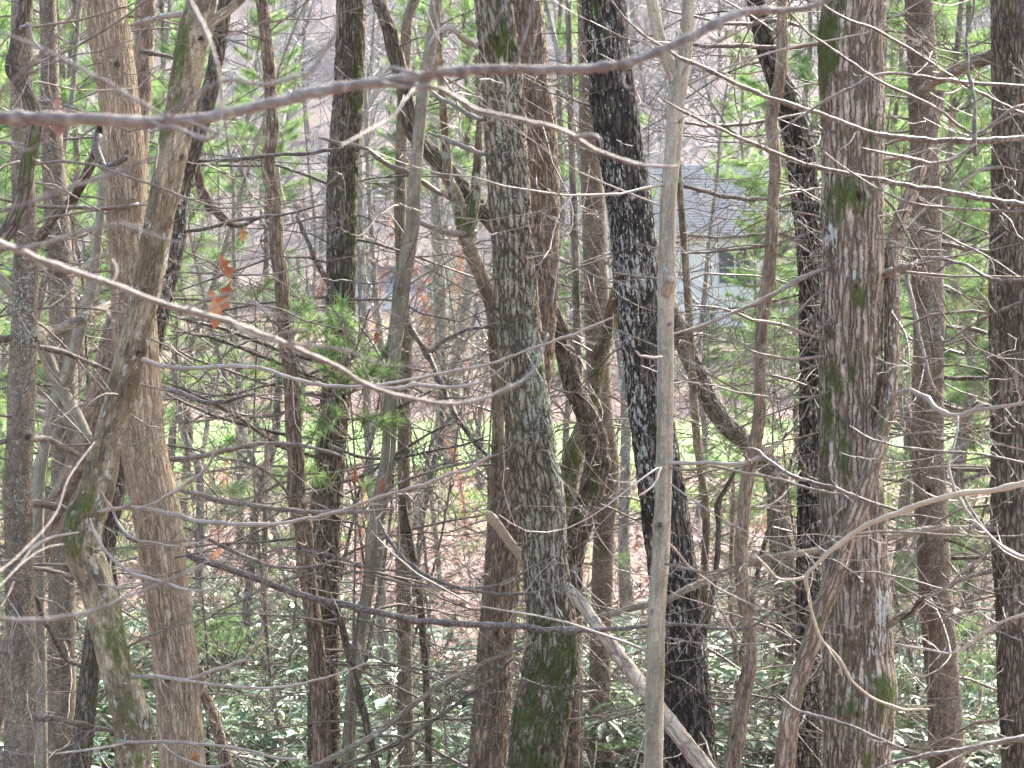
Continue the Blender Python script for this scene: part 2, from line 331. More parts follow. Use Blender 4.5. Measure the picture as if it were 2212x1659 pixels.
# ------------------------------------------------------------------ trunk builder
BT = {  # ridge spacing, vertical stretch, depth, lo, hi
    'furrow': (0.042, 4.2, 0.013, 0.02, 0.26), 'plate': (0.038, 4.6, 0.009, 0.02, 0.30), 'flaky': (0.036, 4.5, 0.004, 0.0, 0.34),
    'shaggy': (0.038, 8.0, 0.012, 0.02, 0.32), 'smooth': (0.030, 16., 0.0012, 0.0, 0.4), 'scaly': (0.030, 1.4, 0.0022, 0.0, 0.3)}
BTOF = {'oak_grey': 'furrow', 'oak_brown': 'plate', 'tan': 'flaky', 'black_oak': 'furrow', 'shaggy': 'shaggy', 'dark': 'plate', 'mossy': 'flaky',
        'smooth': 'smooth', 'pine': 'scaly', 'red_brown': 'shaggy', 'limb': 'flaky', 'log': 'flaky', 'mid': 'flaky'}
_seed = [0]
def barked(mb, P4, btype, step, seg, moss=(), lich=(), knots=(), lumps=0.06, inframe=True, depthmul=1.0):
    """P4: (n,4) x,y,z,radius. Adds one closed barked stem with its surface attributes."""
    _seed[0] += 1; so = _seed[0] * 17.31
    L = slen(P4); s = [0.0]; sg = np.linspace(0, L, 200); pg = spline(P4, sg)
    vg = np.where(pg[:, 1] > 0.3, VH / 2 - pg[:, 2] / np.maximum(pg[:, 1], .3) * FPX, 0.0)
    while s[-1] < L:
        vy = vg[min(199, int(s[-1] / L * 199))]
        s.append(s[-1] + step * (1 if (-60 < vy < VH + 60) or not inframe else 7))
    s[-1] = L; s = np.array(s); S = spline(P4, s); P = S[:, :3]; R = np.maximum(S[:, 3], 0.002)
    T = nrm(np.gradient(P, s, axis=0)); m = nrm(P[-1] - P[0])
    ref = np.array([0, -1.0, 0]) if abs(m[1]) < 0.8 else np.array([0, 0, 1.0])
    U = nrm(cross(T, ref)); W = cross(T, U)
    a = np.arange(seg) * 2 * math.pi / seg; ca, sa = np.cos(a), np.sin(a); n = len(s)
    A = np.stack([np.outer(R, ca).ravel(), np.outer(R, sa).ravel(), np.repeat(s, seg)], 1)
    sp, st, dep, lo, hi = BT[btype]; o3 = np.array([so, so * .7, so * .3])
    wv = 0.9 * pnoise(A / (sp * 1.1) * np.array([1, 1, 0.5]) + o3) + .5 * pnoise(A / (sp * .45) * np.array([1, 1, 0.5]) + o3)
    q = A / sp * np.array([1, 1, 1 / st]) + o3
    n1 = pnoise(q + wv[:, None] * np.array([1, 1, 0])); n2 = pnoise(q * 2.3 + 11)
    fur = sstep(lo, hi, np.abs(n1)) * (0.75 + 0.5 * np.clip(n2 + 0.3, 0, 1)); fur = np.clip(fur, 0, 1)
    lump = pnoise(np.stack([np.tile(ca, n) * 0.9, np.tile(sa, n) * 0.9, np.repeat(s, seg) * 2.2], 1) + o3 * 1.3) + 0.5 * pnoise(np.stack([np.tile(ca, n) * 2, np.tile(sa, n) * 2, np.repeat(s, seg) * 6], 1) + o3 * .3)
    Rr = np.repeat(R, seg); rad = Rr * (1 + lumps * lump) + np.minimum(dep * depthmul, Rr * 0.14) * (fur - 0.6)
    N = np.tile(ca, n)[:, None] * np.repeat(U, seg, 0) + np.tile(sa, n)[:, None] * np.repeat(W, seg, 0)
    Pc = np.repeat(P, seg, 0); V = Pc + N * rad[:, None]
    yv = np.where(np.abs(V[:, 1]) < .05, .05, V[:, 1]); yc = np.where(np.abs(Pc[:, 1]) < .05, .05, Pc[:, 1])
    px = VW / 2 + V[:, 0] / yv * FPX; py = VH / 2 - V[:, 2] / yv * FPX
    cx = VW / 2 + Pc[:, 0] / yc * FPX; wpx = Rr / yc * FPX; side = (px - cx) / wpx; fr = N[:, 1] < 0.35
    ms = np.zeros(len(V)); lc = np.zeros(len(V)); kn = np.zeros(len(V)); disp = np.zeros(len(V))
    for (y0, s0, ry, rs, k) in moss: ms = np.maximum(ms, k * np.exp(-((py - y0) / ry) ** 2 - ((side - s0) / rs) ** 2))
    for (y0, s0, ry, rs, k) in lich: lc = np.maximum(lc, k * np.exp(-((py - y0) / ry) ** 2 - ((side - s0) / rs) ** 2))
    for (y0, s0, rk) in knots:
        dd = np.hypot(py - y0, (px - (cx + s0 * wpx))) / rk; dd = np.where(fr, dd, 9)
        disp += Rr * 0.0 + (rk / FPX * Pc[:, 1]) * (0.75 * np.exp(-(dd / 0.9) ** 2) - 1.0 * np.exp(-(dd / 0.45) ** 2)); kn = np.maximum(kn, np.exp(-(dd / 0.5) ** 4))
    V = V + N * (disp + 0.009 * np.clip(ms, 0, 1) * np.clip(0.4 + 1.3 * pnoise(A * 34), 0, 2))[:, None]
    i = np.arange(n - 1)[:, None] * seg; j = np.arange(seg)[None, :]; k = (j + 1) % seg
    Q = np.stack([i + j, i + k, i + seg + k, i + seg + j], -1).reshape(-1, 4)
    l = len(V); V = np.vstack([V, P[0], P[-1]]); e = (n - 1) * seg
    tt = [[(b + 1) % seg, b, l] for b in range(seg)] + [[e + b, e + (b + 1) % seg, l + 1] for b in range(seg)]
    z2 = [0, 0]
    mb.add(V, Q, tt, bark=np.vstack([A, A[0], A[-1]]) + o3 * 0.2, fur=np.concatenate([fur, [.5, .5]]), moss=np.concatenate([ms, z2]),
           lich=np.concatenate([lc, z2]), knot=np.concatenate([kn, z2]))

def grow(p, d, L, r0, rs, n=9, wob=0.35, droop=0.0, up=0.0):
    """a wandering twig: sags (droop) then turns up at its tip (up)"""
    x, y, z = (float(c) for c in p); dx, dy, dz = (float(c) for c in nrm(np.array(d, float))); st = L / n; P = [(x, y, z)]
    W = (rs.normal(size=(n, 3)) * wob * 0.42).tolist()
    for k in range(n):
        f = k / n; dx += W[k][0]; dy += W[k][1]; dz += W[k][2] + (-droop * (1 - f) + up * f) * 0.5
        q = 1 / (math.sqrt(dx * dx + dy * dy + dz * dz) + 1e-9); dx *= q; dy *= q; dz *= q
        x += dx * st; y += dy * st; z += dz * st; P.append((x, y, z))
    P = np.array(P); R = r0 * (1 - 0.8 * np.linspace(0, 1, n + 1) ** 0.9)
    return P, np.maximum(R, 0.0015)
def subtwigs(mb, P, R, rs, num, Lmul=0.35, sides=3, lo=0.15, depth=1, flatz=0.45, n=5):
    L = slen(P)
    for k in range(num):
        f = lo + (1 - lo) * rs.random() ** 0.8 * 0.97; i = f * (len(P) - 1); i0 = min(int(i), len(P) - 2)
        b = P[i0] + (P[i0 + 1] - P[i0]) * (i - i0); tdir = nrm(P[i0 + 1] - P[i0]); r = R[i0] * 0.55
        rnd = rs.normal(size=3); rnd[2] *= flatz; side = nrm(cross(tdir, rnd)); side[2] *= flatz + .3
        d = nrm(tdir * rs.uniform(0.4, 0.9) + nrm(side) * rs.uniform(0.5, 1.0) + np.array([0, 0, 0.12]))
        l = L * Lmul * rs.uniform(0.35, 1.1) * (1.15 - f * 0.75)
        P2, R2 = grow(b, d, l, r, rs, n, 0.4, 0.15, 0.35); tube(mb, P2, R2, sides, False)
        if depth > 1: subtwigs(mb, P2, R2, rs, rs.integers(1, 4), 0.45, 3, 0.25, depth - 1, flatz, 4)

TW = []                                        # a dozen dead side-branches one metre long, copied along the trunks
for _k in range(12):
    _r = np.random.default_rng(900 + _k); _m = MB(); _P, _R = grow((0, 0, 0), (1, 0, .1), 1.0, .0034 + .0030 * _r.random(), _r, 10, .30, .25, .42)
    tube(_m, _P, np.maximum(_R, .0017), 4, False); subtwigs(_m, _P, np.maximum(_R, .0022), _r, 8, .5, 3, .15, 2, .7, 4); TW.append((np.concatenate(_m.v), np.concatenate(_m.q)))
TREES = {}
def make_tree(key, name, label, mat, d, pts, top=3.5, moss=(), lich=(), knots=(), forks=(), crown=True, group=None, cat='tree', btype=None, lumps=0.06, dead=0, dmat='twig', dlen=(0.5, 1.3), drange=(0, 1659), dm=1.0, base_to_ground=True, flare=1.5):
    rs = np.random.default_rng(abs(hash(key)) % 1000 if False else sum(ord(c) * (i + 3) for i, c in enumerate(key)))
    P4 = []
    for p in pts:
        dd = p[3] if len(p) > 3 else d
        P4.append(np.append(at(p[0], p[1], dd), p[2] / 2 / FPX * dd))
    P4 = np.array(P4); H = None
    if pts[0][1] <= 10 and top > 0:            # carry on upwards past the frame
        dr = nrm(P4[0, :3] - P4[min(2, len(P4) - 1), :3]); q = P4[0].copy(); ex = []
        for k in range(4):
            dr = nrm(dr + np.array([rs.normal() * .05, rs.normal() * .05, 0.25])); q = np.append(q[:3] + dr * top / 4, q[3] * 0.88); ex.append(q.copy())
        H = ex[-1]; P4 = np.vstack([ex[::-1], P4])
    if base_to_ground:                          # and down to the ground
        dr = nrm(P4[-1, :3] - P4[-3, :3]); q = P4[-1].copy(); ex = []
        for k in range(60):
            dr = nrm(dr * np.array([.9, .9, 1]) + np.array([0, 0, -0.15])); q = q.copy(); q[:3] = q[:3] + dr * 0.3; q[3] *= 1.008; ex.append(q)
            if q[2] < gz(q[0], q[1]) - 0.25: break
        ex = np.array(ex)
        for e in ex:
            h = e[2] - gz(e[0], e[1]); e[3] *= 1 + (flare - 1) * math.exp(-max(h, 0) / 0.35)
        P4 = np.vstack([P4, ex])
    base = P4[-1, :3].copy(); base[2] += 0.2
    root = empty(name, base, label, cat, group)
    wmax = max(p[2] for p in pts); dref = d
    mb = MB(); barked(mb, P4, btype or BTOF[mat], 6.5 / FPX * dref, max(10, int(wmax * 0.62)), moss, lich, knots, lumps, True, dm)
    tr = mb.build('trunk', M[mat], root)
    for fk in forks:
        q4 = np.array([np.append(at(p[0], p[1], (p[3] if len(p) > 3 else d)), p[2] / 2 / FPX * d) for p in fk])
        mb = MB(); barked(mb, q4, btype or BTOF[mat], 5 / FPX * dref, max(9, int(max(p[2] for p in fk) * 0.95)), moss, lich, (), lumps); mb.build('limb', M[mat], root)
    if crown and H is not None:
        mb = MB()
        for k in range(6):
            i = rs.integers(0, 4); b = P4[i, :3] ; az = rs.uniform(0, 6.28)
            L = rs.uniform(1.6, 3.2); P, R = grow(b, (math.cos(az), math.sin(az), rs.uniform(0.7, 1.6)), L, P4[i, 3] * 0.4, rs, 9, 0.3)
            tube(mb, P, R, 5); subtwigs(mb, P, R, rs, 9, 0.4, 3, 0.2, 2, 1.0)
        mb.build('crown', M['twig'], root)
    if dead:
        mb = MB(); sg = np.linspace(0, slen(P4), 300); pg = spline(P4, sg); vg = VH / 2 - pg[:, 2] / pg[:, 1] * FPX
        ok = pg[(vg >= drange[0] - 40) & (vg <= drange[1] + 40)]
        for k in range(int(dead * 2.6) + 6 if len(ok) else 0):
            p = ok[rs.integers(len(ok))]; L = rs.uniform(*dlen) * 1.25 + .15; az = rs.uniform(0, 6.283); el = rs.normal() * .22 + .05; ro = rs.uniform(-.8, .8)
            V, q = TW[rs.integers(len(TW))]; ce, se, ca_, sa_, cr_, sr_ = math.cos(el), math.sin(el), math.cos(az), math.sin(az) * .8, math.cos(ro), math.sin(ro)
            x, y, z = V[:, 0], V[:, 1] * cr_ - V[:, 2] * sr_, V[:, 1] * sr_ + V[:, 2] * cr_
            x, z = x * ce - z * se, x * se + z * ce
            mb.add(np.stack([x * ca_ - y * sa_, x * sa_ + y * ca_, z], 1) * L + p[:3], q)
        mb.build('twigs', M[dmat], root, kind='stuff')
    TREES[key] = (root, P4, d)
    return root

def branch(owner, pts, d0, d1, mat='twig', twigs=4, tl=0.3, lumps=0.08, barkm=None, name='branch', tipmin=0.0012):
    """a traced branch that belongs to a tree; distances run from d0 to d1"""
    root = TREES[owner][0]; n = len(pts); rs = np.random.default_rng(int(pts[0][0] * 7 + pts[0][1] * 13 + pts[-1][1]) % 99991)
    x = np.cumsum([0] + [math.hypot(pts[i + 1][0] - pts[i][0], pts[i + 1][1] - pts[i][1]) for i in range(n - 1)]); x = x / x[-1]
    Q = np.array([np.append(at(p[0], p[1], d0 + (d1 - d0) * f), max(p[2] / 2 / FPX * (d0 + (d1 - d0) * f), tipmin)) for p, f in zip(pts, x)])
    L = slen(Q); dm = (d0 + d1) / 2; wm = max(p[2] for p in pts)
    mb = MB()
    if barkm:
        barked(mb, Q, BTOF[barkm], 5 / FPX * dm, max(8, int(wm * 0.8)), lumps=lumps); o = mb.build(name, M[barkm], root)
    else:
        m = max(12, int(L / (14 / FPX * dm))); S = spline(Q, np.linspace(0, L, m)); P, R = S[:, :3], np.maximum(S[:, 3], tipmin)
        jit = np.stack([pnoise(np.stack([np.linspace(0, L, m) * 9 / dm * 11 + 50 * k + pts[0][0], np.zeros(m), np.zeros(m)], 1)) for k in range(3)], 1)
        P = P + jit * R[:, None] * (0.45 if dm < 4.5 else 0.9) * np.linspace(0, 1, m)[:, None] ** .3; R = R * (1 + (0.08 if dm < 4.5 else 0.16) * pnoise(np.stack([np.linspace(0, L, m) * 40 / dm * 3, np.zeros(m) + pts[0][1], np.zeros(m)], 1)))
        for k in range(3, m - 2):              # bud nodes
            if rs.random() < 0.13: R[k] *= 1.35
        tube(mb, P, R, 8 if wm > 14 else 6); o = mb.build(name, M[mat], root)
    if twigs:
        S = spline(Q, np.linspace(0, L, 24)); mb = MB(); subtwigs(mb, S[:, :3], np.minimum(S[:, 3], 0.006 * dm / 10), rs, twigs, tl, 4, 0.12, 2, 0.6, 7)
        t_ = mb.build('twigs', M[mat], o, kind='stuff')
    return o

# ------------------------------------------------------------------ the near trunks (traced)
make_tree('T1', 'oak_tree', 'straight tan flaky-barked trunk behind the crooked mossy one, left', 'tan', 10.8,
    [(226,0,92),(255,200,86),(271,350,85),(275,480,88),(287,640,92),(297,800,95),(316,1000,99),(335,1086,103),(346,1150,100),(360,1280,94),(376,1400,95),(395,1659,98)],
    knots=[(140,0.1,14),(500,0.3,13),(330,0.1,9),(1340,0.05,8),(1470,-0.4,13)], moss=[(1200,-0.8,120,.3,.5)], dead=5)
make_tree('T2', 'maple_tree', 'crooked mossy trunk with a bulging crook, left foreground', 'mossy', 9.8,
    [(436,0,62),(415,83,65),(405,150,64),(388,250,63),(370,350,67),(343,480,64),(331,553,65),(312,640,64),(284,760,63),(265,830,66),(231,950,63),(198,1086,80),(180,1130,84),(178,1180,80),(205,1250,75),(230,1350,72),(253,1450,72),(285,1550,78),(289,1659,78)],
    knots=[(85,0.55,15),(340,0.6,12),(763,0.4,14),(1560,0.7,20)], moss=[(110,-0.55,110,.55,1.0),(250,-0.3,120,.5,.5),(1170,-0.2,90,.9,.75),(1400,0.3,120,.7,.6),(1600,-0.1,90,.9,.85),(1330,.8,200,.35,.9),(900,-.6,200,.4,.45),(480,0.2,90,.5,.4)],
    forks=[[(418,80,26),(450,55,24),(490,25,20),(535,-15,19),(600,-90,17)]], lumps=.10, dead=4)
make_tree('T2b', 'maple_tree', 'dark lichen-speckled trunk slanting behind the crooked mossy one', 'dark', 11.6,
    [(487,0,30),(475,80,32),(455,190,36),(425,300,38),(395,400,40),(378,530,42),(355,650,40),(335,730,38),(300,850,38),(262,1000,36),(240,1130,36),(215,1280,36),(200,1400,40),(182,1560,46),(172,1659,50)],
    lich=[(560,.3,140,1.,.5)], moss=[(1450,0,200,1.,.5)], dead=5)
make_tree('T3', 'pine_tree', 'grey dead-branched pine trunk at the far left edge', 'pine', 10.0,
    [(48,0,46),(47,200,48),(50,400,50),(56,553,52),(52,720,56),(47,836,60),(44,940,58),(39,1020,62),(42,1200,62),(46,1400,64),(43,1560,66),(40,1659,64)],
    lich=[(600,0,120,1.,.35),(1060,.2,60,1.,.3)], dead=16, dmat='twig', knots=[(735,.7,13),(945,.5,13)])
make_tree('T3b', 'maple_tree', 'dark mossy stem winding down the top left edge', 'dark', 9.4,
    [(55,0,28),(35,100,29),(26,150,29),(52,190,28),(78,262,32),(62,340,31),(48,430,31),(22,490,33),(-15,540,34),(-60,640,36),(-80,800,38),(-85,1000,40)],
    moss=[(300,0,120,.9,.6)], dead=4)
make_tree('T4', 'pine_tree', 'dull grey pine trunk showing between two left trunks, top', 'pine', 14.0,
    [(103,0,36),(106,100,38),(112,300,46),(120,430,50),(128,540,55),(135,700,56),(140,900,58),(138,1100,58),(135,1300,60),(132,1659,62)], dead=22, dmat='twig_dark', dlen=(.6,1.8))
make_tree('T5', 'oak_tree', 'reddish brown trunk leaning left low behind the mossy crook', 'red_brown', 12.8,
    [(330,-300,40),(300,300,44),(280,560,48),(258,680,50),(235,770,53),(207,880,55),(172,990,54),(130,1080,52),(95,1160,51),(60,1280,51),(20,1420,52),(-20,1560,54)], crown=False, dead=2)
make_tree('T6', 'beech_tree', 'smooth pale curved stem behind the left edge pine', 'smooth', 12.0,
    [(230,300,18),(218,450,20),(207,553,22),(200,600,25),(176,700,27),(150,790,28),(118,870,28),(98,950,27),(88,1010,26),(83,1080,25),(84,1250,26),(88,1500,27)], crown=False,
    forks=[[(190,955,30),(165,900,30),(135,845,29),(112,800,29),(85,735,27),(40,650,26),(-10,590,24)], [(165,925,16),(125,905,17),(78,893,18)]])
make_tree('T7', 'oak_tree', 'slim brown trunk just left of the thick dark furrowed one', 'oak_brown', 12.4,
    [(565,0,26),(575,80,28),(585,200,27),(587,300,28),(579,355,29),(593,430,29),(600,553,31),(606,590,32),(613,690,32),(628,820,33),(634,920,34),(640,1000,37),(642,1086,41),(653,1120,40),(660,1206,38),(673,1306,36),(683,1406,38),(693,1540,40),(697,1659,41)],
    lich=[(250,0,80,1.,.35)], moss=[(150,-.4,90,.7,.5)], dead=12, dlen=(.6,1.5))
make_tree('T8', 'oak_tree', 'thick dark furrowed trunk with sunlit right edge, left of centre', 'dark', 13.2,
    [(757,0,62),(757,60,64),(753,200,66),(741,350,68),(738,553,63),(735,700,62),(727,830,62),(721,900,63),(711,1000,66),(707,1086,68),(704,1180,66),(702,1300,66),(700,1450,68),(700,1659,70)],
    moss=[(150,.6,160,.4,.8),(450,.8,200,.3,.7)], btype='furrow', dead=12, dmat='twig_dark', dlen=(.7,2.0), drange=(400,1200))
make_tree('T9a', 'maple_tree', 'pale smooth trunk leaning right with dark streak, left of centre', 'smooth', 12.5,
    [(943,0,26),(933,83,26),(922,150,26),(912,220,27),(901,335,27),(895,420,28),(890,500,31),(880,553,34),(870,603,36),(860,690,34),(851,753,31),(847,820,30),(843,920,30),(837,990,31),(827,1053,33),(818,1106,32),(808,1140,30),(800,1240,29),(787,1320,28),(773,1410,28),(762,1500,30),(752,1659,32)],
    moss=[(200,-.9,200,.35,.6),(620,-.8,120,.3,.7)], lich=[(700,.3,200,.6,.25)], dead=8)
make_tree('T9b', 'maple_tree', 'straight slim lichened trunk crossing behind the pale leaning one', 'limb', 13.4,
    [(896,0,22),(883,33,22),(877,100,25),(870,233,25),(866,333,26),(864,433,26),(866,533,26),(873,653,26),(877,790,28),(874,890,28),(872,1020,29),(876,1106,31),(872,1206,33),(874,1340,33),(875,1470,35),(877,1659,37)],
    moss=[(450,-.2,140,.8,.5),(750,.4,120,.6,.5)], dead=10)
make_tree('T9c', 'sapling', 'thin dark sapling slanting off the slim lichened trunk, lower middle', 'dark', 13.1,
    [(868,1060,13),(877,1120,16),(900,1240,17),(914,1370,17),(924,1540,16),(927,1659,16)], crown=False, top=0, dead=2)
make_tree('T10', 'oak_tree', 'dark bent trunk arching behind the big central trunk', 'dark', 13.0,
    [(818,0,28),(837,50,32),(852,110,34),(868,170,34),(880,235,34),(892,285,34),(925,325,37),(970,375,38),(1010,420,38),(1050,465,37),(1080,500,37),(1130,580,37),(1175,650,39),(1205,705,42),(1222,770,42),(1240,840,43),(1270,900,48),(1289,960,50),(1283,1040,53),(1262,1110,52),(1240,1180,54),(1230,1280,58),(1226,1500,60)],
    top=2.5, moss=[(960,-.3,90,.8,.6),(1080,.3,70,.8,.9),(1150,-.6,90,.5,.8)], knots=[(1005,.55,15)], btype='plate', dead=8)
make_tree('T12', 'oak_tree', 'brown plated trunk close behind the big central one', 'oak_brown', 12.3,
    [(1140,0,64),(1152,150,68),(1168,300,70),(1172,430,72),(1172,553,70),(1170,650,68),(1163,740,70),(1140,900,72),(1114,1000,75),(1098,1106,77),(1088,1206,80),(1080,1306,79),(1070,1400,77),(1067,1480,79),(1057,1600,82),(1053,1659,84)], btype='furrow', dead=4)
make_tree('T11', 'oak_tree', 'big furrowed central trunk, moss-green at its foot', 'oak_grey', 11.5,
    [(1065,0,80),(1082,150,87),(1095,300,89),(1101,430,89),(1110,553,87),(1117,680,95),(1129,800,94),(1140,900,100),(1150,1000,106),(1164,1060,104),(1172,1106,99),(1177,1206,99),(1188,1300,106),(1193,1400,115),(1180,1480,116),(1167,1560,120),(1154,1659,121)],
    moss=[(90,.2,70,.6,1.0),(870,.75,150,.4,.55),(1340,.3,90,.7,.55),(1440,.2,110,1.2,.95),(1560,0,110,1.3,1.0),(1659,0,110,1.3,.9)],
    lich=[(560,-.1,160,.8,.32),(240,0,120,.8,.30),(780,.6,160,.45,.5),(980,.9,160,.35,.5),(1430,.3,160,.8,.25)], knots=[(85,-.05,14)], dead=5)
make_tree('T14', 'maple_tree', 'mossy forked trunk half hidden left of the central oak', 'mossy', 12.7,
    [(940,-40,16),(955,200,18),(965,330,20),(970,390,24),(984,420,27),(1000,483,32),(1017,540,34),(1043,603,33),(1062,655,34),(1070,760,28),(1076,850,27),(1076,930,26),(1072,1020,25),(1066,1086,24),(1062,1200,24),(1052,1300,25),(1045,1500,28)],
    moss=[(480,0,70,1.,.9),(1000,-.3,150,.8,.8),(1150,0,90,1.,.8)], lich=[(450,0,80,1.,.4)], forks=[[(1008,515,28),(1018,470,26),(1027,425,22),(1030,370,19),(1036,280,16),(1030,120,13)]], dead=7, btype='scaly', crown=False)
make_tree('T15', 'oak_tree', 'grey speckled trunk behind the winding mossy pair, centre right', 'pine', 14.2,
    [(1268,0,42),(1272,200,44),(1276,330,47),(1287,553,54),(1290,700,54),(1300,900,50),(1316,1020,46),(1306,1150,47),(1300,1300,47),(1296,1450,48),(1295,1659,50)], dead=14, dlen=(.6,1.5))
make_tree('T15b', 'sapling', 'very thin upright stem right of the central trunks', 'mid', 13.6,
    [(1228,0,13),(1231,150,14),(1236,340,16),(1240,450,17),(1244,600,18),(1247,700,18),(1250,790,18),(1252,900,18),(1250,1050,19)], moss=[(620,.3,60,.8,.7)], dead=5)
make_tree('T16', 'maple_tree', 'green mossy leaning limb crossing behind the bent dark trunk', 'mossy', 13.4,
    [(1385,380,16),(1360,500,20),(1342,590,23),(1330,640,27),(1317,690,30),(1297,770,33),(1278,850,36),(1262,920,38),(1244,970,42),(1230,1030,45),(1222,1090,47),(1216,1200,50),(1213,1400,52)],
    moss=[(800,.2,120,1.,.8),(1050,-.2,130,1.2,1.1),(1180,0,120,1.,1.)], top=0, crown=False, dead=2)
make_tree('T17', 'oak_tree', 'black-barked trunk blotched white, behind the pale smooth sapling', 'black_oak', 11.6,
    [(1304,0,94),(1318,150,96),(1337,300,97),(1357,430,97),(1370,553,99),(1384,700,97),(1396,800,95),(1413,950,95),(1434,1086,98),(1447,1180,101),(1461,1306,106),(1482,1500,109),(1495,1659,113)],
    lich=[(560,0,100,1.,.30),(780,-.6,240,.5,.3),(1000,-.5,140,.5,.25)], moss=[(60,-.3,90,.7,.5)], dead=9, dmat='twig_dark')
make_tree('T18', 'sapling', 'smooth pale grey sapling forking near the top, in front', 'smooth', 9.5,
    [(1487,0,26),(1483,80,28),(1474,150,33),(1463,200,38),(1456,300,37),(1444,430,35),(1441,553,36),(1438,700,36),(1437,900,36),(1432,1086,37),(1427,1200,39),(1419,1306,39),(1416,1450,40),(1411,1659,41)],
    forks=[[(1460,175,30),(1447,140,28),(1436,115,28),(1420,60,27),(1408,0,26),(1395,-120,24),(1370,-300,20)]],
    knots=[(608,.3,16),(1135,-.25,13),(262,.5,8),(700,.4,7),(1322,-.5,9)], moss=[(940,-.2,60,.8,.4)], lumps=.05, dead=3, dmat='twig_pale')
make_tree('T19', 'oak_tree', 'black leaning trunk just left of the thickest right trunk', 'black_oak', 13.0,
    [(1632,0,38),(1645,60,42),(1672,150,48),(1700,220,54),(1724,300,62),(1737,400,63),(1747,500,60),(1750,600,52),(1752,750,50),(1752,900,50),(1748,1086,51),(1747,1300,53),(1747,1500,56),(1745,1659,58)], lich=[(330,0,200,1.,-.1)], dead=18, dmat='twig_dark', dlen=(.6,1.8))
make_tree('T20', 'maple_tree', 'twisting slim reddish-brown trunk in front of the black leaning one', 'red_brown', 11.0,
    [(1690,0,23),(1690,50,24),(1690,115,26),(1683,180,27),(1672,220,27),(1666,260,28),(1671,310,26),(1675,370,26),(1669,450,26),(1667,530,27),(1662,586,29),(1652,653,28),(1645,720,26),(1642,786,26),(1641,886,27),(1632,953,29),(1618,1020,30),(1608,1086,30),(1603,1140,29),(1602,1240,29),(1608,1306,29),(1621,1390,28),(1618,1440,31),(1605,1506,34),(1595,1573,36),(1582,1659,37)],
    knots=[(1590,-.5,9)], dead=8)
make_tree('T20b', 'sapling', 'thin mossy stem right of the black white-blotched trunk', 'mossy', 13.2,
    [(1462,300,13),(1472,450,15),(1482,586,16),(1490,720,17),(1500,880,18),(1510,990,18),(1524,1090,18),(1522,1250,18),(1518,1450,19)], moss=[(900,0,300,1.,.4)], top=0, crown=False, dead=3)
make_tree('T22', 'oak_tree', 'thick dark trunk leaning steeply left over the lawn', 'dark', 16.5,
    [(1395,500,34),(1440,650,38),(1475,735,41),(1500,790,43),(1527,850,43),(1560,905,43),(1600,945,42),(1640,982,44),(1668,1020,46),(1680,1060,48),(1682,1120,52)], top=0, crown=False, moss=[(960,.3,90,1.,.5),(1050,-.5,50,1.,.9)], lich=[(900,.5,120,.5,.4)], dead=5)
make_tree('T23', 'maple_tree', 'thickest shaggy-barked trunk with dark mossy scars, right', 'shaggy', 10.5,
    [(1846,0,136),(1840,100,140),(1842,250,136),(1843,400,129),(1843,480,133),(1843,553,130),(1841,650,131),(1838,800,134),(1838,900,133),(1837,1000,134),(1842,1106,138),(1847,1206,143),(1851,1300,149),(1853,1400,149),(1857,1500,155),(1851,1600,147),(1850,1659,143)],
    moss=[(90,-.75,90,.4,1.25),(60,-.35,120,.4,.85),(170,-.9,70,.2,.9),(440,.05,50,.85,1.05),(430,-.7,60,.4,.7),(640,.15,35,.3,.9),(790,.1,60,.3,.75),(850,-.75,100,.35,1.1),(930,-.3,110,.4,.7),(1000,-.8,120,.25,.8),(1090,-.6,60,.4,.5),(1500,.7,50,.5,1.1),(1540,.0,50,.9,.75),(1620,.2,50,.5,.6),(300,.6,30,.3,.6)],
    lich=[(510,-.75,30,.25,.9),(1340,.7,80,.35,.8),(1420,.5,90,.5,.55),(600,.0,40,.3,.4),(1480,.1,70,.7,.4)], knots=[(425,.15,26),(780,-.2,13),(620,.1,12)], lumps=.05, dead=6)
make_tree('T24', 'maple_tree', 'slender lichened stem hugging the thickest right trunk and crossing it', 'oak_brown', 10.15,
    [(2030,200,26,11.3),(2000,330,28,11.2),(1975,400,29,11.1),(1953,455,30,10.95),(1930,530,32,10.75),(1926,580,34,10.6),(1928,636,34,10.5),(1927,720,33,10.45),(1924,820,33,10.4),(1921,870,33,10.35),(1906,920,37,10.28),(1887,986,39,10.2),(1870,1053,40,10.15),(1852,1106,43,10.13),(1832,1156,43,10.1),(1812,1220,42,10.1),(1790,1280,40,10.1),(1772,1325,39,10.1),(1752,1390,38,10.1),(1735,1440,38,10.1),(1712,1520,40,10.1),(1695,1659,44,10.1)],
    top=0, crown=False, lich=[(800,0,150,1.,.45),(1500,0,150,1.,.35)], moss=[(860,0,40,1.,.6),(1340,0,30,1.,.6)], dead=4)
make_tree('T25', 'pine_tree', 'mottled grey pine trunk between the two right-hand giants', 'pine', 13.0,
    [(1985,0,60),(1990,100,62),(1993,250,60),(2000,400,65),(2001,553,67),(2008,700,68),(2004,850,68),(2006,1000,70),(2012,1106,71),(2022,1306,72),(2038,1500,74),(2046,1659,77)],
    lich=[(700,.2,80,1.,.3),(1000,.2,160,1.,.25)], knots=[(95,0,18),(1060,-.1,14)], dead=26, dmat='twig', dlen=(.6,1.9))
make_tree('T26', 'oak_tree', 'dark brown furrowed trunk cut by the right edge', 'dark', 12.0,
    [(2188,0,92),(2192,200,93),(2190,400,97),(2188,553,99),(2190,800,101),(2192,1106,100),(2200,1300,101),(2208,1500,102),(2218,1659,106)], btype='furrow', dm=.8, dead=22, dmat='twig', dlen=(.6,1.9))

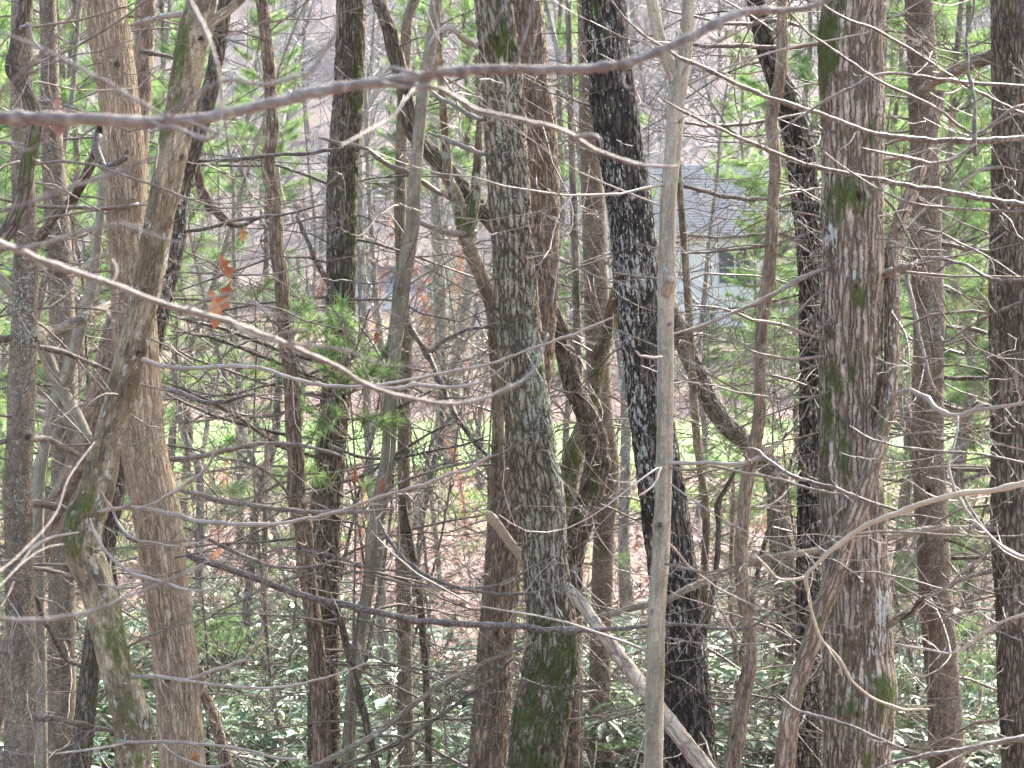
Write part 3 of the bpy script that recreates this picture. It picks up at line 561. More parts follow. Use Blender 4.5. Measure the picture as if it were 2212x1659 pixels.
# leaning log, broken stub, propped fallen branches
def single(name, label, cat, pts, d0, d1, mat, group=None, ends=None, **kw):
    Q = []
    x = np.linspace(0, 1, len(pts))
    for p, f in zip(pts, x):
        dd = d0 + (d1 - d0) * f; Q.append(np.append(at(p[0], p[1], dd), p[2] / 2 / FPX * dd))
    Q = np.array(Q)
    if ends == 'ground':
        dr = nrm(Q[-1, :3] - Q[-2, :3])
        for k in range(40):
            q = Q[-1].copy(); q[:3] += dr * 0.2; Q = np.vstack([Q, q])
            if q[2] < gz(q[0], q[1]) - .1: break
    mb = MB(); barked(mb, Q, BTOF[mat], 5 / FPX * d0, max(9, int(max(p[2] for p in pts) * .9)), **kw)
    return tag(mb.build(name, M[mat]), label, cat, group)
single('fallen_log', 'pale peeling dead log leaning down right from the central trunk', 'log',
    [(1228,1266,17),(1240,1284,24),(1262,1312,27),(1290,1352,28),(1322,1396,30),(1358,1444,32),(1396,1494,34),(1440,1552,36),(1478,1602,37),(1530,1668,39)], 11.0, 10.4, 'log', ends='ground', lumps=.09)
mb = MB(); Q = np.array([np.append(at(x, y, 11.75), w / 2 / FPX * 11.75) for x, y, w in [(1050,1105,9),(1057,1113,20),(1075,1135,23),(1090,1156,23),(1108,1180,22),(1135,1212,21)]])
barked(mb, Q, 'flaky', .012, 20, lumps=.16); mb.build('broken_stub', M['wood'], TREES['T11'][0])
single('fallen_branch', 'fallen grey-brown branch rising right against the central trunk, upper', 'branch',
    [(1150,1390,9),(1133,1396,10),(1037,1436,11),(970,1470,12),(887,1526,13),(820,1580,13),(737,1626,13),(660,1665,14)], 11.2, 11.0, 'limb', 'propped fallen branches', ends='ground')
single('fallen_branch', 'fallen dark branch rising right against the central trunk, lower', 'branch',
    [(1112,1418,6),(1103,1426,7),(1070,1456,8),(1003,1510,9),(920,1566,10),(837,1616,11),(737,1656,11)], 11.0, 10.8, 'dark', 'propped fallen branches', ends='ground')

# ------------------------------------------------------------------ traced branches
B = branch
# of the crooked mossy trunk
B('T2', [(308,777,12),(330,785,10),(350,790,9),(400,795,9),(500,791,9),(567,796,8),(617,813,8),(667,826,8),(737,835,7),(803,833,7),(870,823,6),(970,803,6),(1070,783,6),(1137,756,5),(1187,740,5),(1253,716,5),(1323,686,4)], 9.7, 7.6, 'twig_pale', 5, .12)
B('T2', [(800,835,6),(848,838,6),(863,839,8),(897,830,8),(943,836,8),(1000,834,7),(1040,825,5),(1098,783,3)], 8.5, 8.0, 'twig_pale', 2, .2)
B('T2', [(215,1106,9),(240,1100,9),(300,1098,9),(367,1109,9),(433,1126,9),(500,1131,8),(600,1131,8),(667,1119,7),(737,1103,7),(820,1073,6),(903,1050,6),(970,1026,6),(1020,1010,8),(1060,983,7)], 9.7, 8.0, 'twig_pale', 6, .14)
B('T2', [(245,1098,5),(233,1086,6),(222,1070,5),(217,1060,4)], 9.6, 9.5, 'twig_pale', 0)
B('T2', [(250,1100,6),(278,1090,7),(297,1065,5)], 9.6, 9.4, 'twig_pale', 0)
B('T2', [(290,1100,5),(320,1092,6),(367,1068,7),(410,1040,7),(447,1010,7),(463,973,6)], 9.5, 9.1, 'twig_pale', 1, .2)
B('T2', [(195,1120,5),(200,1140,7),(207,1156,7),(233,1196,7),(277,1233,7),(350,1256,6),(417,1276,5),(460,1272,3)], 9.6, 8.8, 'twig_pale', 3, .2)
B('T2', [(245,1106,6),(258,1135,6),(283,1160,6),(333,1172,5),(400,1180,4),(450,1163,3)], 9.6, 9.0, 'twig_pale', 2, .25)
B('T2', [(270,1465,10),(290,1463,9),(333,1461,9),(400,1468,8),(467,1446,8),(533,1420,7),(553,1393,5),(567,1363,3)], 9.8, 8.8, 'twig_pale', 3, .2)
B('T2', [(400,1470,6),(500,1483,6),(600,1485,5),(680,1470,5),(737,1453,4),(800,1430,3)], 9.2, 8.8, 'twig_pale', 3, .2)
B('T2', [(260,1600,8),(280,1603,8),(350,1602,8),(433,1608,7),(533,1620,6),(590,1636,6),(650,1640,4)], 9.7, 9.0, 'twig_pale', 3, .2)
B('T2', [(282,1603,7),(240,1612,6),(200,1618,6),(120,1628,4)], 9.7, 9.3, 'twig_pale', 1, .2)
B('T2', [(345,1602,5),(370,1625,5),(410,1645,5),(470,1656,5),(500,1645,4),(520,1625,3)], 9.6, 9.2, 'twig_pale', 0)
B('T2', [(212,1262,4),(245,1268,7),(280,1270,6),(320,1258,4)], 9.7, 9.4, 'twig_pale', 0)
B('T2', [(170,1150,5),(140,1155,6),(100,1165,8),(70,1185,9),(45,1215,6)], 9.6, 9.2, 'twig_pale', 0)
B('T2', [(275,340,12),(225,360,15),(210,330,18),(212,290,18)][::-1], 10.4, 10.3, 'twig_dark', 0)
B('T1', [(216,270,16),(205,330,20),(180,390,20),(150,440,20),(115,470,20),(90,510,22),(60,545,24)], 11.0, 11.6, 'twig_dark', 0, barkm='dark')
B('T2', [(395,30,14),(360,35,13),(330,40,12),(300,50,10),(283,55,8)], 10.2, 10.6, 'twig_pale', 1, .3)
# of the dark trunk behind it
B('T2b', [(250,1135,12),(290,1165,13),(400,1197,15),(460,1218,15),(540,1245,15),(620,1275,15),(700,1298,15),(780,1315,14),(900,1340,14),(1000,1348,14),(1100,1352,13),(1200,1360,13),(1255,1363,13),(1330,1358,10),(1400,1354,9),(1480,1350,7),(1560,1358,6),(1620,1355,5),(1670,1320,4),(1720,1293,3)], 11.6, 9.9, 'twig_dark', 10, .1)
B('T2b', [(355,992,11),(400,990,10),(433,986,10),(500,970,10),(583,958,9),(650,963,8),(737,983,5)], 11.5, 10.5, 'twig', 4, .25)
B('T2b', [(330,830,11),(350,836,11),(400,853,11),(450,871,10),(500,863,8),(550,850,6)], 11.5, 10.8, 'twig_dark', 4, .35)
B('T2b', [(415,350,8),(450,348,8),(520,343,9),(590,335,8),(680,330,7),(740,318,5)], 11.6, 11.2, 'twig_dark', 4, .25)
B('T2b', [(395,500,8),(440,495,8),(500,478,8),(560,470,7),(640,458,5),(700,440,3)], 11.6, 11.0, 'twig_dark', 4, .25)
B('T2b', [(420,300,18),(430,390,20),(450,440,22),(480,470,20),(510,485,16),(560,470,9)], 11.7, 12.2, 'twig_dark', 2, .3)
B('T1', [(345,1045,9),(400,1060,10),(470,1080,11),(540,1090,11),(600,1100,10),(680,1106,9),(780,1105,7),(850,1100,4)], 11.3, 10.8, 'twig', 6, .2)
B('T1', [(340,1130,8),(400,1140,7),(470,1175,9),(550,1210,9),(600,1225,6),(680,1222,5),(720,1212,3)], 11.2, 10.8, 'twig', 4, .2)
B('T1', [(300,440,9),(270,448,10),(230,450,9),(150,448,9),(80,445,8),(0,430,6)], 10.7, 10.2, 'twig', 3, .25)
B('T1', [(300,110,9),(330,115,10),(360,122,9),(385,128,8)], 10.9, 11.0, 'twig_dark', 0)
# of the left-edge pine
B('T3', [(75,740,24),(83,726,25),(133,710,23),(200,676,21),(235,658,17),(280,640,12)], 10.0, 11.4, 'twig_pale', 2, .2, barkm='limb')
B('T3', [(65,744,14),(73,746,13),(133,760,12),(183,780,11),(237,800,8),(280,812,5)], 10.0, 10.6, 'twig_dark', 3, .3)
B('T3', [(55,944,17),(63,946,17),(110,951,15),(143,970,14),(183,990,12),(220,1005,8)], 10.0, 10.6, 'twig', 2, .3)
B('T3', [(60,1084,16),(80,1088,16),(150,1100,14),(230,1112,10)], 10.0, 11.0, 'twig_dark', 2, .3)
B('T3', [(70,1550,16),(90,1551,15),(133,1556,14),(167,1563,13),(243,1580,10),(300,1590,6)], 10.0, 10.9, 'twig_dark', 2, .3)
B('T3', [(70,1285,11),(80,1293,11),(87,1326,11),(110,1366,10),(133,1413,10),(183,1446,8)], 10.0, 10.5, 'twig_dark', 3, .3)
B('T3', [(65,1225,10),(120,1235,11),(170,1252,9),(230,1262,6)], 10.0, 10.5, 'twig', 3, .3)
B('T3', [(30,730,16),(0,732,16),(-60,725,12)], 10.0, 9.8, 'twig_dark', 2, .3)
B('T3', [(30,950,12),(0,955,12),(-60,980,8)], 10.0, 9.8, 'twig_dark', 2, .3)
B('T3', [(30,1255,7),(10,1300,7),(-20,1335,5)], 9.9, 9.6, 'twig', 2, .3)
# limbs around the centre
B('T14', [(985,435,9),(950,418,10),(915,395,12),(880,372,12),(820,345,10),(790,320,9),(740,310,8),(690,298,6)], 12.7, 12.6, 'twig', 3, .2)
B('T14', [(1030,500,10),(990,505,13),(955,500,13),(920,487,12),(905,478,9)], 12.7, 12.5, 'twig_pale', 1, .2)
B('T11', [(1055,335,9),(1020,325,10),(985,310,10),(950,295,8),(925,285,5)], 11.5, 11.9, 'twig', 3, .3)
B('T11', [(1055,258,10),(1030,255,10),(985,230,10),(945,208,9),(930,195,5)], 11.5, 12.0, 'twig', 3, .3)
B('T11', [(1040,105,9),(1000,85,11),(980,64,12),(960,62,11),(940,75,8),(925,98,5)], 11.5, 11.1, 'twig_pale', 1, .2)
B('T17', [(1325,590,5),(1440,605,5)], 11.2, 11.0, 'twig', 0)
B('T10', [(1080,705,5),(1000,715,7),(960,735,8),(930,760,8),(895,725,11),(880,690,10)][::-1], 12.3, 12.5, 'twig_dark', 2, .2)
B('T9b', [(890,710,9),(920,760,11),(950,820,12),(975,880,12),(1000,920,12),(1030,960,9),(1070,1000,5)], 13.2, 12.4, 'twig_dark', 4, .25)
B('T8', [(640,470,8),(660,510,9),(690,580,11),(715,620,13),(735,650,14)][::-1], 13.1, 13.0, 'twig_dark', 2, .2)
B('T8', [(710,870,7),(620,890,8),(560,900,8),(500,890,7),(440,865,6),(390,850,4)], 13.0, 12.4, 'twig_dark', 6, .2)
B('T8', [(720,790,7),(650,770,8),(560,740,8),(480,710,8),(400,690,6),(365,680,4)], 13.0, 12.3, 'twig_dark', 8, .2)
B('T8', [(715,830,6),(640,800,7),(540,760,7),(440,725,6),(370,715,4)], 13.0, 12.2, 'twig_dark', 8, .2)
B('T8', [(690,990,7),(600,960,8),(520,905,8),(440,860,7),(370,830,5)], 13.0, 12.0, 'twig_dark', 8, .2)
B('T8', [(690,950,6),(600,935,7),(500,910,7),(420,880,6),(360,850,4)], 13.0, 12.2, 'twig_dark', 8, .2)
B('T8', [(700,1050,6),(780,1030,7),(860,980,7),(930,935,5),(1000,905,3)], 13.0, 12.2, 'twig_dark', 6, .2)
B('T8', [(710,960,7),(770,985,7),(850,990,7),(930,975,6),(1020,955,4),(1060,940,3)], 13.0, 12.2, 'twig_dark', 7, .2)
B('T8', [(705,900,6),(780,905,7),(860,880,6),(930,845,5)], 13.0, 12.2, 'twig_dark', 7, .2)
B('T7', [(640,1095,6),(600,1040,6),(540,1000,5),(470,990,4)], 12.4, 11.8, 'twig', 5, .3)
B('T7', [(655,1190,6),(720,1200,7),(790,1225,6),(870,1235,5),(960,1255,4)], 12.3, 11.6, 'twig', 6, .25)
B('T9a', [(826,1060,6),(870,1040,6),(960,1010,6),(1070,985,5),(1165,930,3)], 12.4, 10.8, 'twig', 4, .2)
B('T9a', [(800,1240,6),(880,1262,6),(980,1270,6),(1080,1262,6),(1150,1225,5),(1200,1200,3)], 12.3, 10.6, 'twig', 5, .2)
B('T9a', [(815,1120,7),(850,1180,8),(900,1230,8),(960,1260,8),(1050,1280,7),(1140,1282,6),(1210,1265,3)], 12.3, 10.5, 'twig_dark', 5, .2)
B('T24', [(1925,870,10),(1935,855,10),(1958,843,11),(1995,856,11),(2028,886,11),(2062,898,10),(2108,886,9),(2202,873,8),(2260,860,6)], 10.3, 9.2, 'twig_pale', 6, .25)
B('T23', [(1790,580,11),(1775,583,10),(1742,596,10),(1692,623,9),(1642,650,9),(1582,676,8),(1508,706,7),(1475,716,6),(1430,728,4)], 10.4, 9.9, 'twig', 3, .2)
B('T23', [(1780,733,9),(1758,728,8),(1692,703,8),(1625,690,7),(1558,666,5),(1490,660,3)], 10.4, 10.0, 'twig', 4, .2)
B('T23', [(1785,770,7),(1768,771,7),(1715,776,6),(1675,771,5),(1615,755,4)], 10.4, 10.1, 'twig', 2, .2)
B('T23', [(1915,1352,16),(1928,1346,15),(1942,1336,14),(1968,1326,13),(1982,1306,12),(1998,1287,9)], 10.4, 10.2, 'twig_dark', 0, barkm='dark')
B('T23', [(1910,595,14),(1935,582,15),(1955,577,14),(1968,572,11)], 10.4, 10.0, 'twig', 0)
B('T18', [(1446,1001,9),(1475,1000,8),(1542,1000,8),(1608,1001,7),(1662,973,6),(1688,953,4)], 9.4, 8.9, 'twig_pale', 3, .3)
B('T18', [(1446,1010,6),(1480,1015,6),(1540,1008,6),(1600,1020,6),(1680,1035,6),(1760,1058,6),(1850,1070,4)], 9.4, 8.8, 'twig', 3, .2)
B('T18', [(1436,645,16),(1440,628,26),(1445,612,25),(1449,602,19)], 9.49, 9.40, 'twig', 0, barkm='smooth', name='branch_stub')
B('T18', [(1430,770,5),(1400,772,7),(1382,768,6),(1372,758,4)], 9.4, 9.2, 'twig_pale', 0)
B('T18', [(1428,1010,4),(1410,1050,5),(1380,1070,4)], 9.4, 9.2, 'twig_pale', 1, .3)
B('T18', [(1436,1218,6),(1470,1225,6),(1510,1235,6),(1560,1232,4)], 9.4, 9.2, 'twig', 1, .3)
B('T26', [(2230,1140,17),(2110,1142,17),(2000,1145,17),(1930,1158,17),(1850,1180,17),(1770,1190,16),(1660,1206,16),(1600,1222,16),(1560,1238,16),(1480,1275,16),(1440,1296,15),(1400,1306,15),(1340,1320,14),(1290,1335,13),(1262,1346,9)], 12.0, 11.0, 'limb', 3, .06, barkm='limb')
B('T26', [(2170,110,28),(2125,128,30),(2090,140,27),(2045,162,26),(2010,180,22),(1985,196,15)], 12.0, 12.5, 'limb', 2, .3, barkm='limb')
B('T25', [(2040,1010,8),(2100,1016,9),(2160,1012,10),(2230,1000,8)], 13, 12.6, 'twig_dark', 4, .3)
B('T25', [(2040,815,9),(2080,818,10),(2140,815,9),(2230,790,7)], 13, 12.6, 'twig_dark', 4, .3)
B('T25', [(2045,704,8),(2090,710,9),(2150,722,8),(2240,725,6)], 13, 12.5, 'twig', 4, .3)
B('T25', [(2030,525,9),(2080,535,10),(2150,545,9),(2230,540,6)], 13, 12.5, 'twig', 4, .3)
B('T25', [(2045,1205,8),(2120,1205,9),(2230,1200,7)], 13, 12.6, 'twig_dark', 5, .3)
B('T25', [(1985,560,6),(1960,590,9),(1968,640,10),(1985,720,9),(2005,800,7),(2020,850,4)], 12.6, 12.3, 'twig_pale', 3, .25)
B('T19', [(1735,60,7),(1690,45,9),(1610,52,9),(1560,50,7),(1500,35,6),(1430,20,4)], 12.9, 12.2, 'twig_dark', 5, .2)
B('T19', [(1770,95,8),(1700,102,10),(1640,102,10),(1580,98,10),(1520,100,9),(1470,92,7)], 12.9, 12.4, 'twig_dark', 4, .2)
B('T19', [(1745,243,7),(1690,255,8),(1620,266,8),(1560,272,8),(1480,266,6)], 12.9, 12.2, 'twig_dark', 4, .2)
B('T19', [(1725,430,7),(1640,430,8),(1570,425,9),(1520,412,10),(1478,404,9)], 12.9, 12.3, 'twig_dark', 4, .2)
B('T19', [(1760,500,7),(1700,520,8),(1620,535,7),(1540,543,6),(1470,548,4)], 12.9, 12.2, 'twig_dark', 5, .2)
B('T19', [(1740,530,6),(1690,505,5),(1620,508,6),(1540,512,5),(1480,505,3)], 12.9, 12.0, 'twig_dark', 5, .2)

# ------------------------------------------------------------------ saplings off the frame whose branches reach across close to the lens
def offstem(key, label, x, d, w, name='sapling'):
    P = [(x - 12, -500, w * .6), (x + 8, 0, w * .75), (x - 10, 600, w * .9), (x, 1200, w), (x + 10, 1659, w * 1.05)]
    return make_tree(key, name, label, 'red_brown', d, P, top=0, crown=False, dead=0, flare=1.2)
offstem('F1', 'out of focus reddish sapling close to the lens at left, its branches sweeping across', -420, 3.0, 60)
offstem('F2', 'bare sapling beyond the right edge whose long branches reach in from the right', 2360, 7.4, 40)
F = lambda pts, d0, d1, tw=0, tl=.2, m='twig_fore': branch('F1', [(p[0], p[1], p[2] * (.86 if max(q[2] for q in pts) > 26 else .74)) for p in pts], d0, d1, m, tw, tl)
F([(-415,262,40),(-250,250,38),(0,255,34),(100,256,33),(200,258,31),(330,263,31),(420,258,29),(500,242,28),(600,220,28),(700,195,27),(800,180,27),(870,170,27),(940,160,27),(1000,152,25),(1100,150,24),(1200,150,23),(1290,146,23),(1350,138,23),(1420,112,22),(1480,85,22),(1530,60,22),(1580,35,20),(1640,22,18),(1700,22,16),(1750,15,14),(1800,-10,12),(1860,-60,10)], 3.0, 3.5, 5, .07)
F([(820,178,14),(860,186,14),(897,188,15),(943,190,15),(987,213,14),(1027,237,14),(1070,247,14),(1120,258,14),(1193,275,14),(1237,293,13),(1277,320,13),(1320,337,12),(1387,357,10),(1463,360,8)], 3.25, 3.5)
F([(1235,296,8),(1260,294,11),(1285,293,11),(1297,305,8),(1300,320,6)], 3.4, 3.4)
F([(1350,138,7),(1345,165,8),(1353,188,9),(1364,190,9),(1368,180,6)], 3.4, 3.3)
F([(1530,62,7),(1535,80,9),(1555,88,10),(1570,72,9),(1568,58,6)], 3.45, 3.4)
F([(930,163,13),(938,148,14),(943,130,13),(942,118,9)], 3.2, 3.1)
F([(925,160,6),(908,125,7),(900,98,5)], 3.2, 3.1)
F([(905,160,12),(880,155,12),(858,148,11),(842,146,9),(830,160,6),(813,187,4)], 3.2, 3.3)
F([(1000,152,8),(1020,112,8),(1070,50,7),(1100,-10,6)], 3.3, 3.3)
F([(1108,146,8),(1127,100,7),(1150,17,6),(1160,-20,5)], 3.3, 3.3)
F([(895,190,6),(877,213,6),(853,247,6),(803,277,6),(763,300,5),(735,315,4)], 3.2, 2.8, m='twig_dark')
F([(340,262,16),(360,258,14),(380,240,12),(417,210,11),(460,183,11),(500,173,10),(567,183,10),(633,170,10),(667,157,10),(690,128,11),(707,100,11),(727,67,9),(723,30,6)], 3.05, 2.9)
F([(330,262,9),(345,275,14),(370,275,13),(400,285,12),(430,297,12),(455,300,11),(470,285,8)], 3.05, 2.9)
F([(-400,-60,20),(-200,10,14),(37,83,10),(100,110,11),(183,153,11),(250,190,11),(300,220,10),(350,247,10),(417,267,9),(467,287,8),(567,303,7),(667,310,5)], 3.0, 2.7)
F([(-400,460,16),(-200,340,13),(0,197,11),(67,140,10),(110,93,10),(150,40,9),(173,0,8),(190,-60,6)], 3.0, 2.6)
F([(-400,530,28),(-200,520,22),(0,527,18),(40,540,17),(83,560,16),(133,578,16),(200,600,16),(283,630,15),(333,650,15),(400,670,15),(467,686,14),(533,710,14),(600,736,14),(667,766,13),(737,797,12),(787,830,11),(853,853,11),(903,863,11),(970,873,10),(1037,863,10),(1087,843,9),(1130,820,8),(1157,793,7),(1173,753,6),(1183,720,5)], 3.0, 3.9, 6, .07)
F([(400,670,7),(440,650,8),(500,637,8),(540,650,7),(600,685,6),(640,690,4)], 3.4, 3.2)
F([(480,690,6),(560,730,7),(650,745,8),(740,755,7),(820,785,5),(920,795,4)], 3.5, 3.2)
F([(-400,470,16),(-200,480,13),(0,457,11),(67,437,11),(167,400,10),(233,380,10),(300,353,9),(360,327,7)], 3.0, 2.7)
F([(-400,600,14),(-200,560,12),(0,537,11),(67,533,11),(167,503,10),(267,487,10),(317,503,9),(367,520,8),(433,530,7),(483,527,5)], 3.0, 2.7)
F([(20,298,5),(30,315,6),(55,325,7),(80,315,6),(100,290,5)], 2.8, 2.7)
F([(-400,1330,20),(-200,1325,16),(0,1336,14),(83,1340,14),(150,1330,13),(200,1320,12),(267,1293,11),(333,1266,10),(417,1230,8),(450,1210,5)], 3.0, 3.2)
F([(395,-60,13),(410,0,12),(440,60,12),(467,133,9),(477,200,8),(473,290,6)], 2.8, 2.7)
F([(-400,1250,8),(-150,1260,6),(0,1232,5),(60,1180,5),(120,1110,5),(150,1030,4),(185,980,4),(205,955,3)], 3.0, 4.4, m='twig_dark')
F([(-400,1400,8),(-150,1360,7),(0,1265,6),(50,1215,6),(110,1180,5),(140,1175,4)], 3.0, 4.6, m='twig_dark')
G = lambda pts, d0, d1, tw=5, tl=.15, m='twig_dark': branch('F2', [(p[0], p[1], p[2] * .86) for p in pts], d0, d1, m, tw, tl)
G([(2355,290,17),(2212,298,15),(2108,305,15),(2025,303,14),(1942,297,13),(1882,287,12),(1842,273,12),(1792,253,11),(1742,237,11),(1668,213,10),(1602,187,10),(1535,153,9),(1475,127,9),(1420,95,7),(1360,50,6),(1320,0,5),(1300,-40,4)], 7.4, 6.6, 7)
G([(2355,470,17),(2212,443,15),(2142,433,14),(2058,417,13),(1975,403,12),(1892,388,11),(1808,370,10),(1725,350,9),(1658,323,9),(1558,280,7),(1475,240,6),(1430,215,4)], 7.4, 7.0, 8)
G([(2355,200,11),(2212,187,10),(2075,177,9),(1975,163,8),(1902,160,8),(1842,187,8),(1792,213,7),(1742,243,6),(1690,280,5),(1640,330,4)], 7.4, 6.8, 6)
G([(2355,250,10),(2200,230,8),(2098,287,8),(2042,247,8),(1975,210,8),(1908,180,7),(1842,137,7),(1792,103,7),(1742,67,6),(1700,20,5)], 7.4, 6.7, 5)
G([(2360,300,8),(2200,240,7),(2058,167,7),(2008,133,7),(1942,93,8),(1875,57,8),(1825,40,7),(1782,13,6),(1750,-20,5)], 7.4, 7.0, 5)
G([(2090,-40,6),(2105,7,6),(2088,83,7),(2092,150,8),(2105,217,9),(2105,300,13),(2108,337,11)][::-1], 6.9, 7.0, 2)
G([(2105,312,9),(2085,325,9),(2055,345,8),(2020,352,8),(1980,345,8),(1920,333,7),(1860,320,5)], 6.9, 6.6, 4)
G([(2360,440,10),(2212,455,8),(2142,455,8),(2058,450,8),(1975,440,7),(1900,410,6),(1850,380,5),(1780,330,4)], 7.4, 7.1, 6)
G([(x_, y_, w_ * .84) for x_, y_, w_ in [(2355,1010,20),(2212,1043,17),(2142,1060,16),(2075,1066,16),(2008,1083,16),(1935,1109,16),(1875,1133,15),(1825,1166,15),(1792,1193,14),(1758,1223,12),(1742,1243,12),(1745,1273,11),(1758,1340,9),(1775,1383,9),(1808,1416,9),(1842,1473,8),(1868,1496,8),(1942,1530,7),(2008,1533,5)]], 7.4, 7.6, 9, .12, 'twig_yellow')
G([(1742,1246,8),(1708,1253,8),(1682,1250,7),(1655,1223,6),(1635,1203,4)], 7.6, 7.6, 2, .3, 'twig_yellow')
G([(1940,1103,8),(1875,1083,8),(1808,1056,9),(1758,1043,9),(1702,1023,9),(1655,990,9),(1635,973,8),(1612,970,8),(1608,980,7),(1625,1003,5)], 7.5, 7.8, 6, .15)
G([(2355,1030,9),(2212,1000,7),(2108,980,7),(2042,976,7),(1975,970,7),(1925,960,6),(1875,946,6),(1835,920,4)], 7.4, 7.6, 7)
G([(2355,1580,16),(2212,1593,14),(2142,1606,13),(2075,1620,12),(1975,1636,11),(1900,1659,9),(1850,1690,6)], 7.4, 7.2, 7)
G([(2000,1632,5),(1975,1626,6),(1908,1600,7),(1842,1570,8),(1775,1550,9),(1715,1530,7),(1680,1500,4)], 7.4, 8.0, 4)
G([(2355,1180,9),(2200,1200,8),(2130,1150,7),(2080,1090,7),(2050,1010,7),(2065,940,6),(2070,900,5)], 7.4, 7.8, 8, .2, 'twig_pale')
G([(2355,1350,9),(2200,1330,8),(2120,1370,7),(2060,1410,6),(1990,1400,5),(1930,1390,4)], 7.4, 7.8, 8, .2, 'twig_pale')
G([(2355,1240,8),(2160,1185,7),(2110,1120,7),(2060,1050,6),(2000,1030,5)], 7.4, 7.9, 8, .2)
G([(2355,620,8),(2212,650,7),(2120,690,6),(2030,740,5),(1950,730,3)], 7.4, 8.2, 7, .2)
G([(2355,560,10),(2212,605,9),(2140,602,9),(2080,570,8),(2010,560,7),(1985,565,5)], 7.4, 8.2, 5, .2, 'twig_dark')

# ------------------------------------------------------------------ house and garage beyond the lawn
def box(mb, x0, x1, y0, y1, z0, z1):
    v = [(x, y, z) for z in (z0, z1) for y in (y0, y1) for x in (x0, x1)]
    mb.add(v, [[0, 2, 3, 1], [4, 5, 7, 6], [0, 1, 5, 4], [2, 6, 7, 3], [0, 4, 6, 2], [1, 3, 7, 5]])
def part(name, mat, parent, *boxes, smooth=False, kind=None):
    mb = MB()
    for b in boxes: box(mb, *b)
    return mb.build(name, M[mat], parent, smooth, kind)
def courses(x0, x1, yf, z0, z1, holes, pitch=0.125):
    """lapped boards: each a wedge 2.5 cm proud at its lower edge"""
    mb = MB(); z = z0
    while z < z1 - 0.02:
        zt = min(z + pitch + .01, z1); spans = [(x0, x1)]
        for (hx0, hx1, hz0, hz1) in holes:
            if z < hz1 and zt > hz0:
                ns = []
                for a, b in spans:
                    if hx0 > a: ns.append((a, min(b, hx0)))
                    if hx1 < b: ns.append((max(a, hx1), b))
                spans = [q for q in ns if q[1] - q[0] > .02]
        for a, b in spans:
            v = [(a, yf - .03, z), (b, yf - .03, z), (b, yf - .004, zt), (a, yf - .004, zt), (a, yf, z), (b, yf, z), (b, yf, zt), (a, yf, zt)]
            mb.add(v, [[0, 1, 2, 3], [4, 5, 1, 0], [0, 3, 7, 4], [1, 5, 6, 2]])
        z += pitch
    return mb
def window(parent, x0, x1, yf, z0, z1, cols, rows):
    w = part('window', 'glass', parent, (x0, x1, yf - .035, yf - .005, z0, z1))
    f = .09
    part('frame', 'trim', w, (x0 - f, x0, yf - .07, yf - .002, z0 - f, z1 + f), (x1, x1 + f, yf - .07, yf - .002, z0 - f, z1 + f), (x0, x1, yf - .068, yf - .002, z1, z1 + f), (x0, x1, yf - .09, yf - .002, z0 - f, z0))
    bars = [(x0 + (x1 - x0) * k / cols - .035, x0 + (x1 - x0) * k / cols + .035, yf - .06, yf - .035, z0, z1) for k in range(1, cols)]
    if bars: part('mullion', 'trim', w, *bars)
    bars = [(x0, x1, yf - .055, yf - .036, z0 + (z1 - z0) * k / rows - .03, z0 + (z1 - z0) * k / rows + .03) for k in range(1, rows)]
    if bars: part('sash_bar', 'trim', w, *bars)
    return w
HD = 98.0
hx = lambda v: (v - VW / 2) / FPX * HD
hz = lambda v: -(v - VH / 2) / FPX * HD
house = empty('house', (hx(1470), HD, hz(700)), 'white clapboard house with slate-grey roof glimpsed beyond the lawn', 'house')
X0, X1, ZB, ZE, ZR = hx(1190), hx(1740), hz(735), hz(500), hz(336)
part('wall', 'siding', house, (X0, X1, HD, HD + 8, ZB, ZE))
win = (hx(1553), hx(1622), hz(612), hz(545)); win2 = (hx(1330), hx(1385), hz(612), hz(545)); win3 = (hx(1225), hx(1262), hz(612), hz(545))
holes = [(w[0] - .09, w[1] + .09, w[2] - .09, w[3] + .09) for w in (win, win2, win3)]
courses(X0, X1, HD, ZB, ZE, holes).build('siding', M['siding'], house, False, 'stuff')
window(house, win[0], win[1], HD, win[2], win[3], 2, 2)
for w in (win2, win3): window(house, w[0], w[1], HD, w[2], w[3], 2, 2)
part('corner_board', 'trim', house, (X0 - .02, X0 + .12, HD - .05, HD, ZB, ZE)); part('corner_board', 'trim', house, (X1 - .12, X1 + .02, HD - .05, HD, ZB, ZE))
mb = MB(); oh = .5; ym = HD + 4
v = [(X0 - oh, HD - oh, ZE - .12), (X1 + oh, HD - oh, ZE - .12), (X1 + oh, ym, ZR), (X0 - oh, ym, ZR), (X0 - oh, HD + 8 + oh, ZE - .12), (X1 + oh, HD + 8 + oh, ZE - .12)]
v += [(a, b, c - .18) for a, b, c in v]
mb.add(v, [[0, 1, 2, 3], [3, 2, 5, 4], [6, 9, 8, 7], [9, 10, 11, 8], [0, 6, 7, 1], [4, 5, 11, 10]], [[0, 3, 9], [0, 9, 6], [3, 4, 10], [3, 10, 9], [1, 7, 8], [1, 8, 2], [2, 8, 11], [2, 11, 5]])
roof = mb.build('roof', M['shingle'], house, False)
mb = MB(); n = 26                               # shingle courses lapped up the near slope
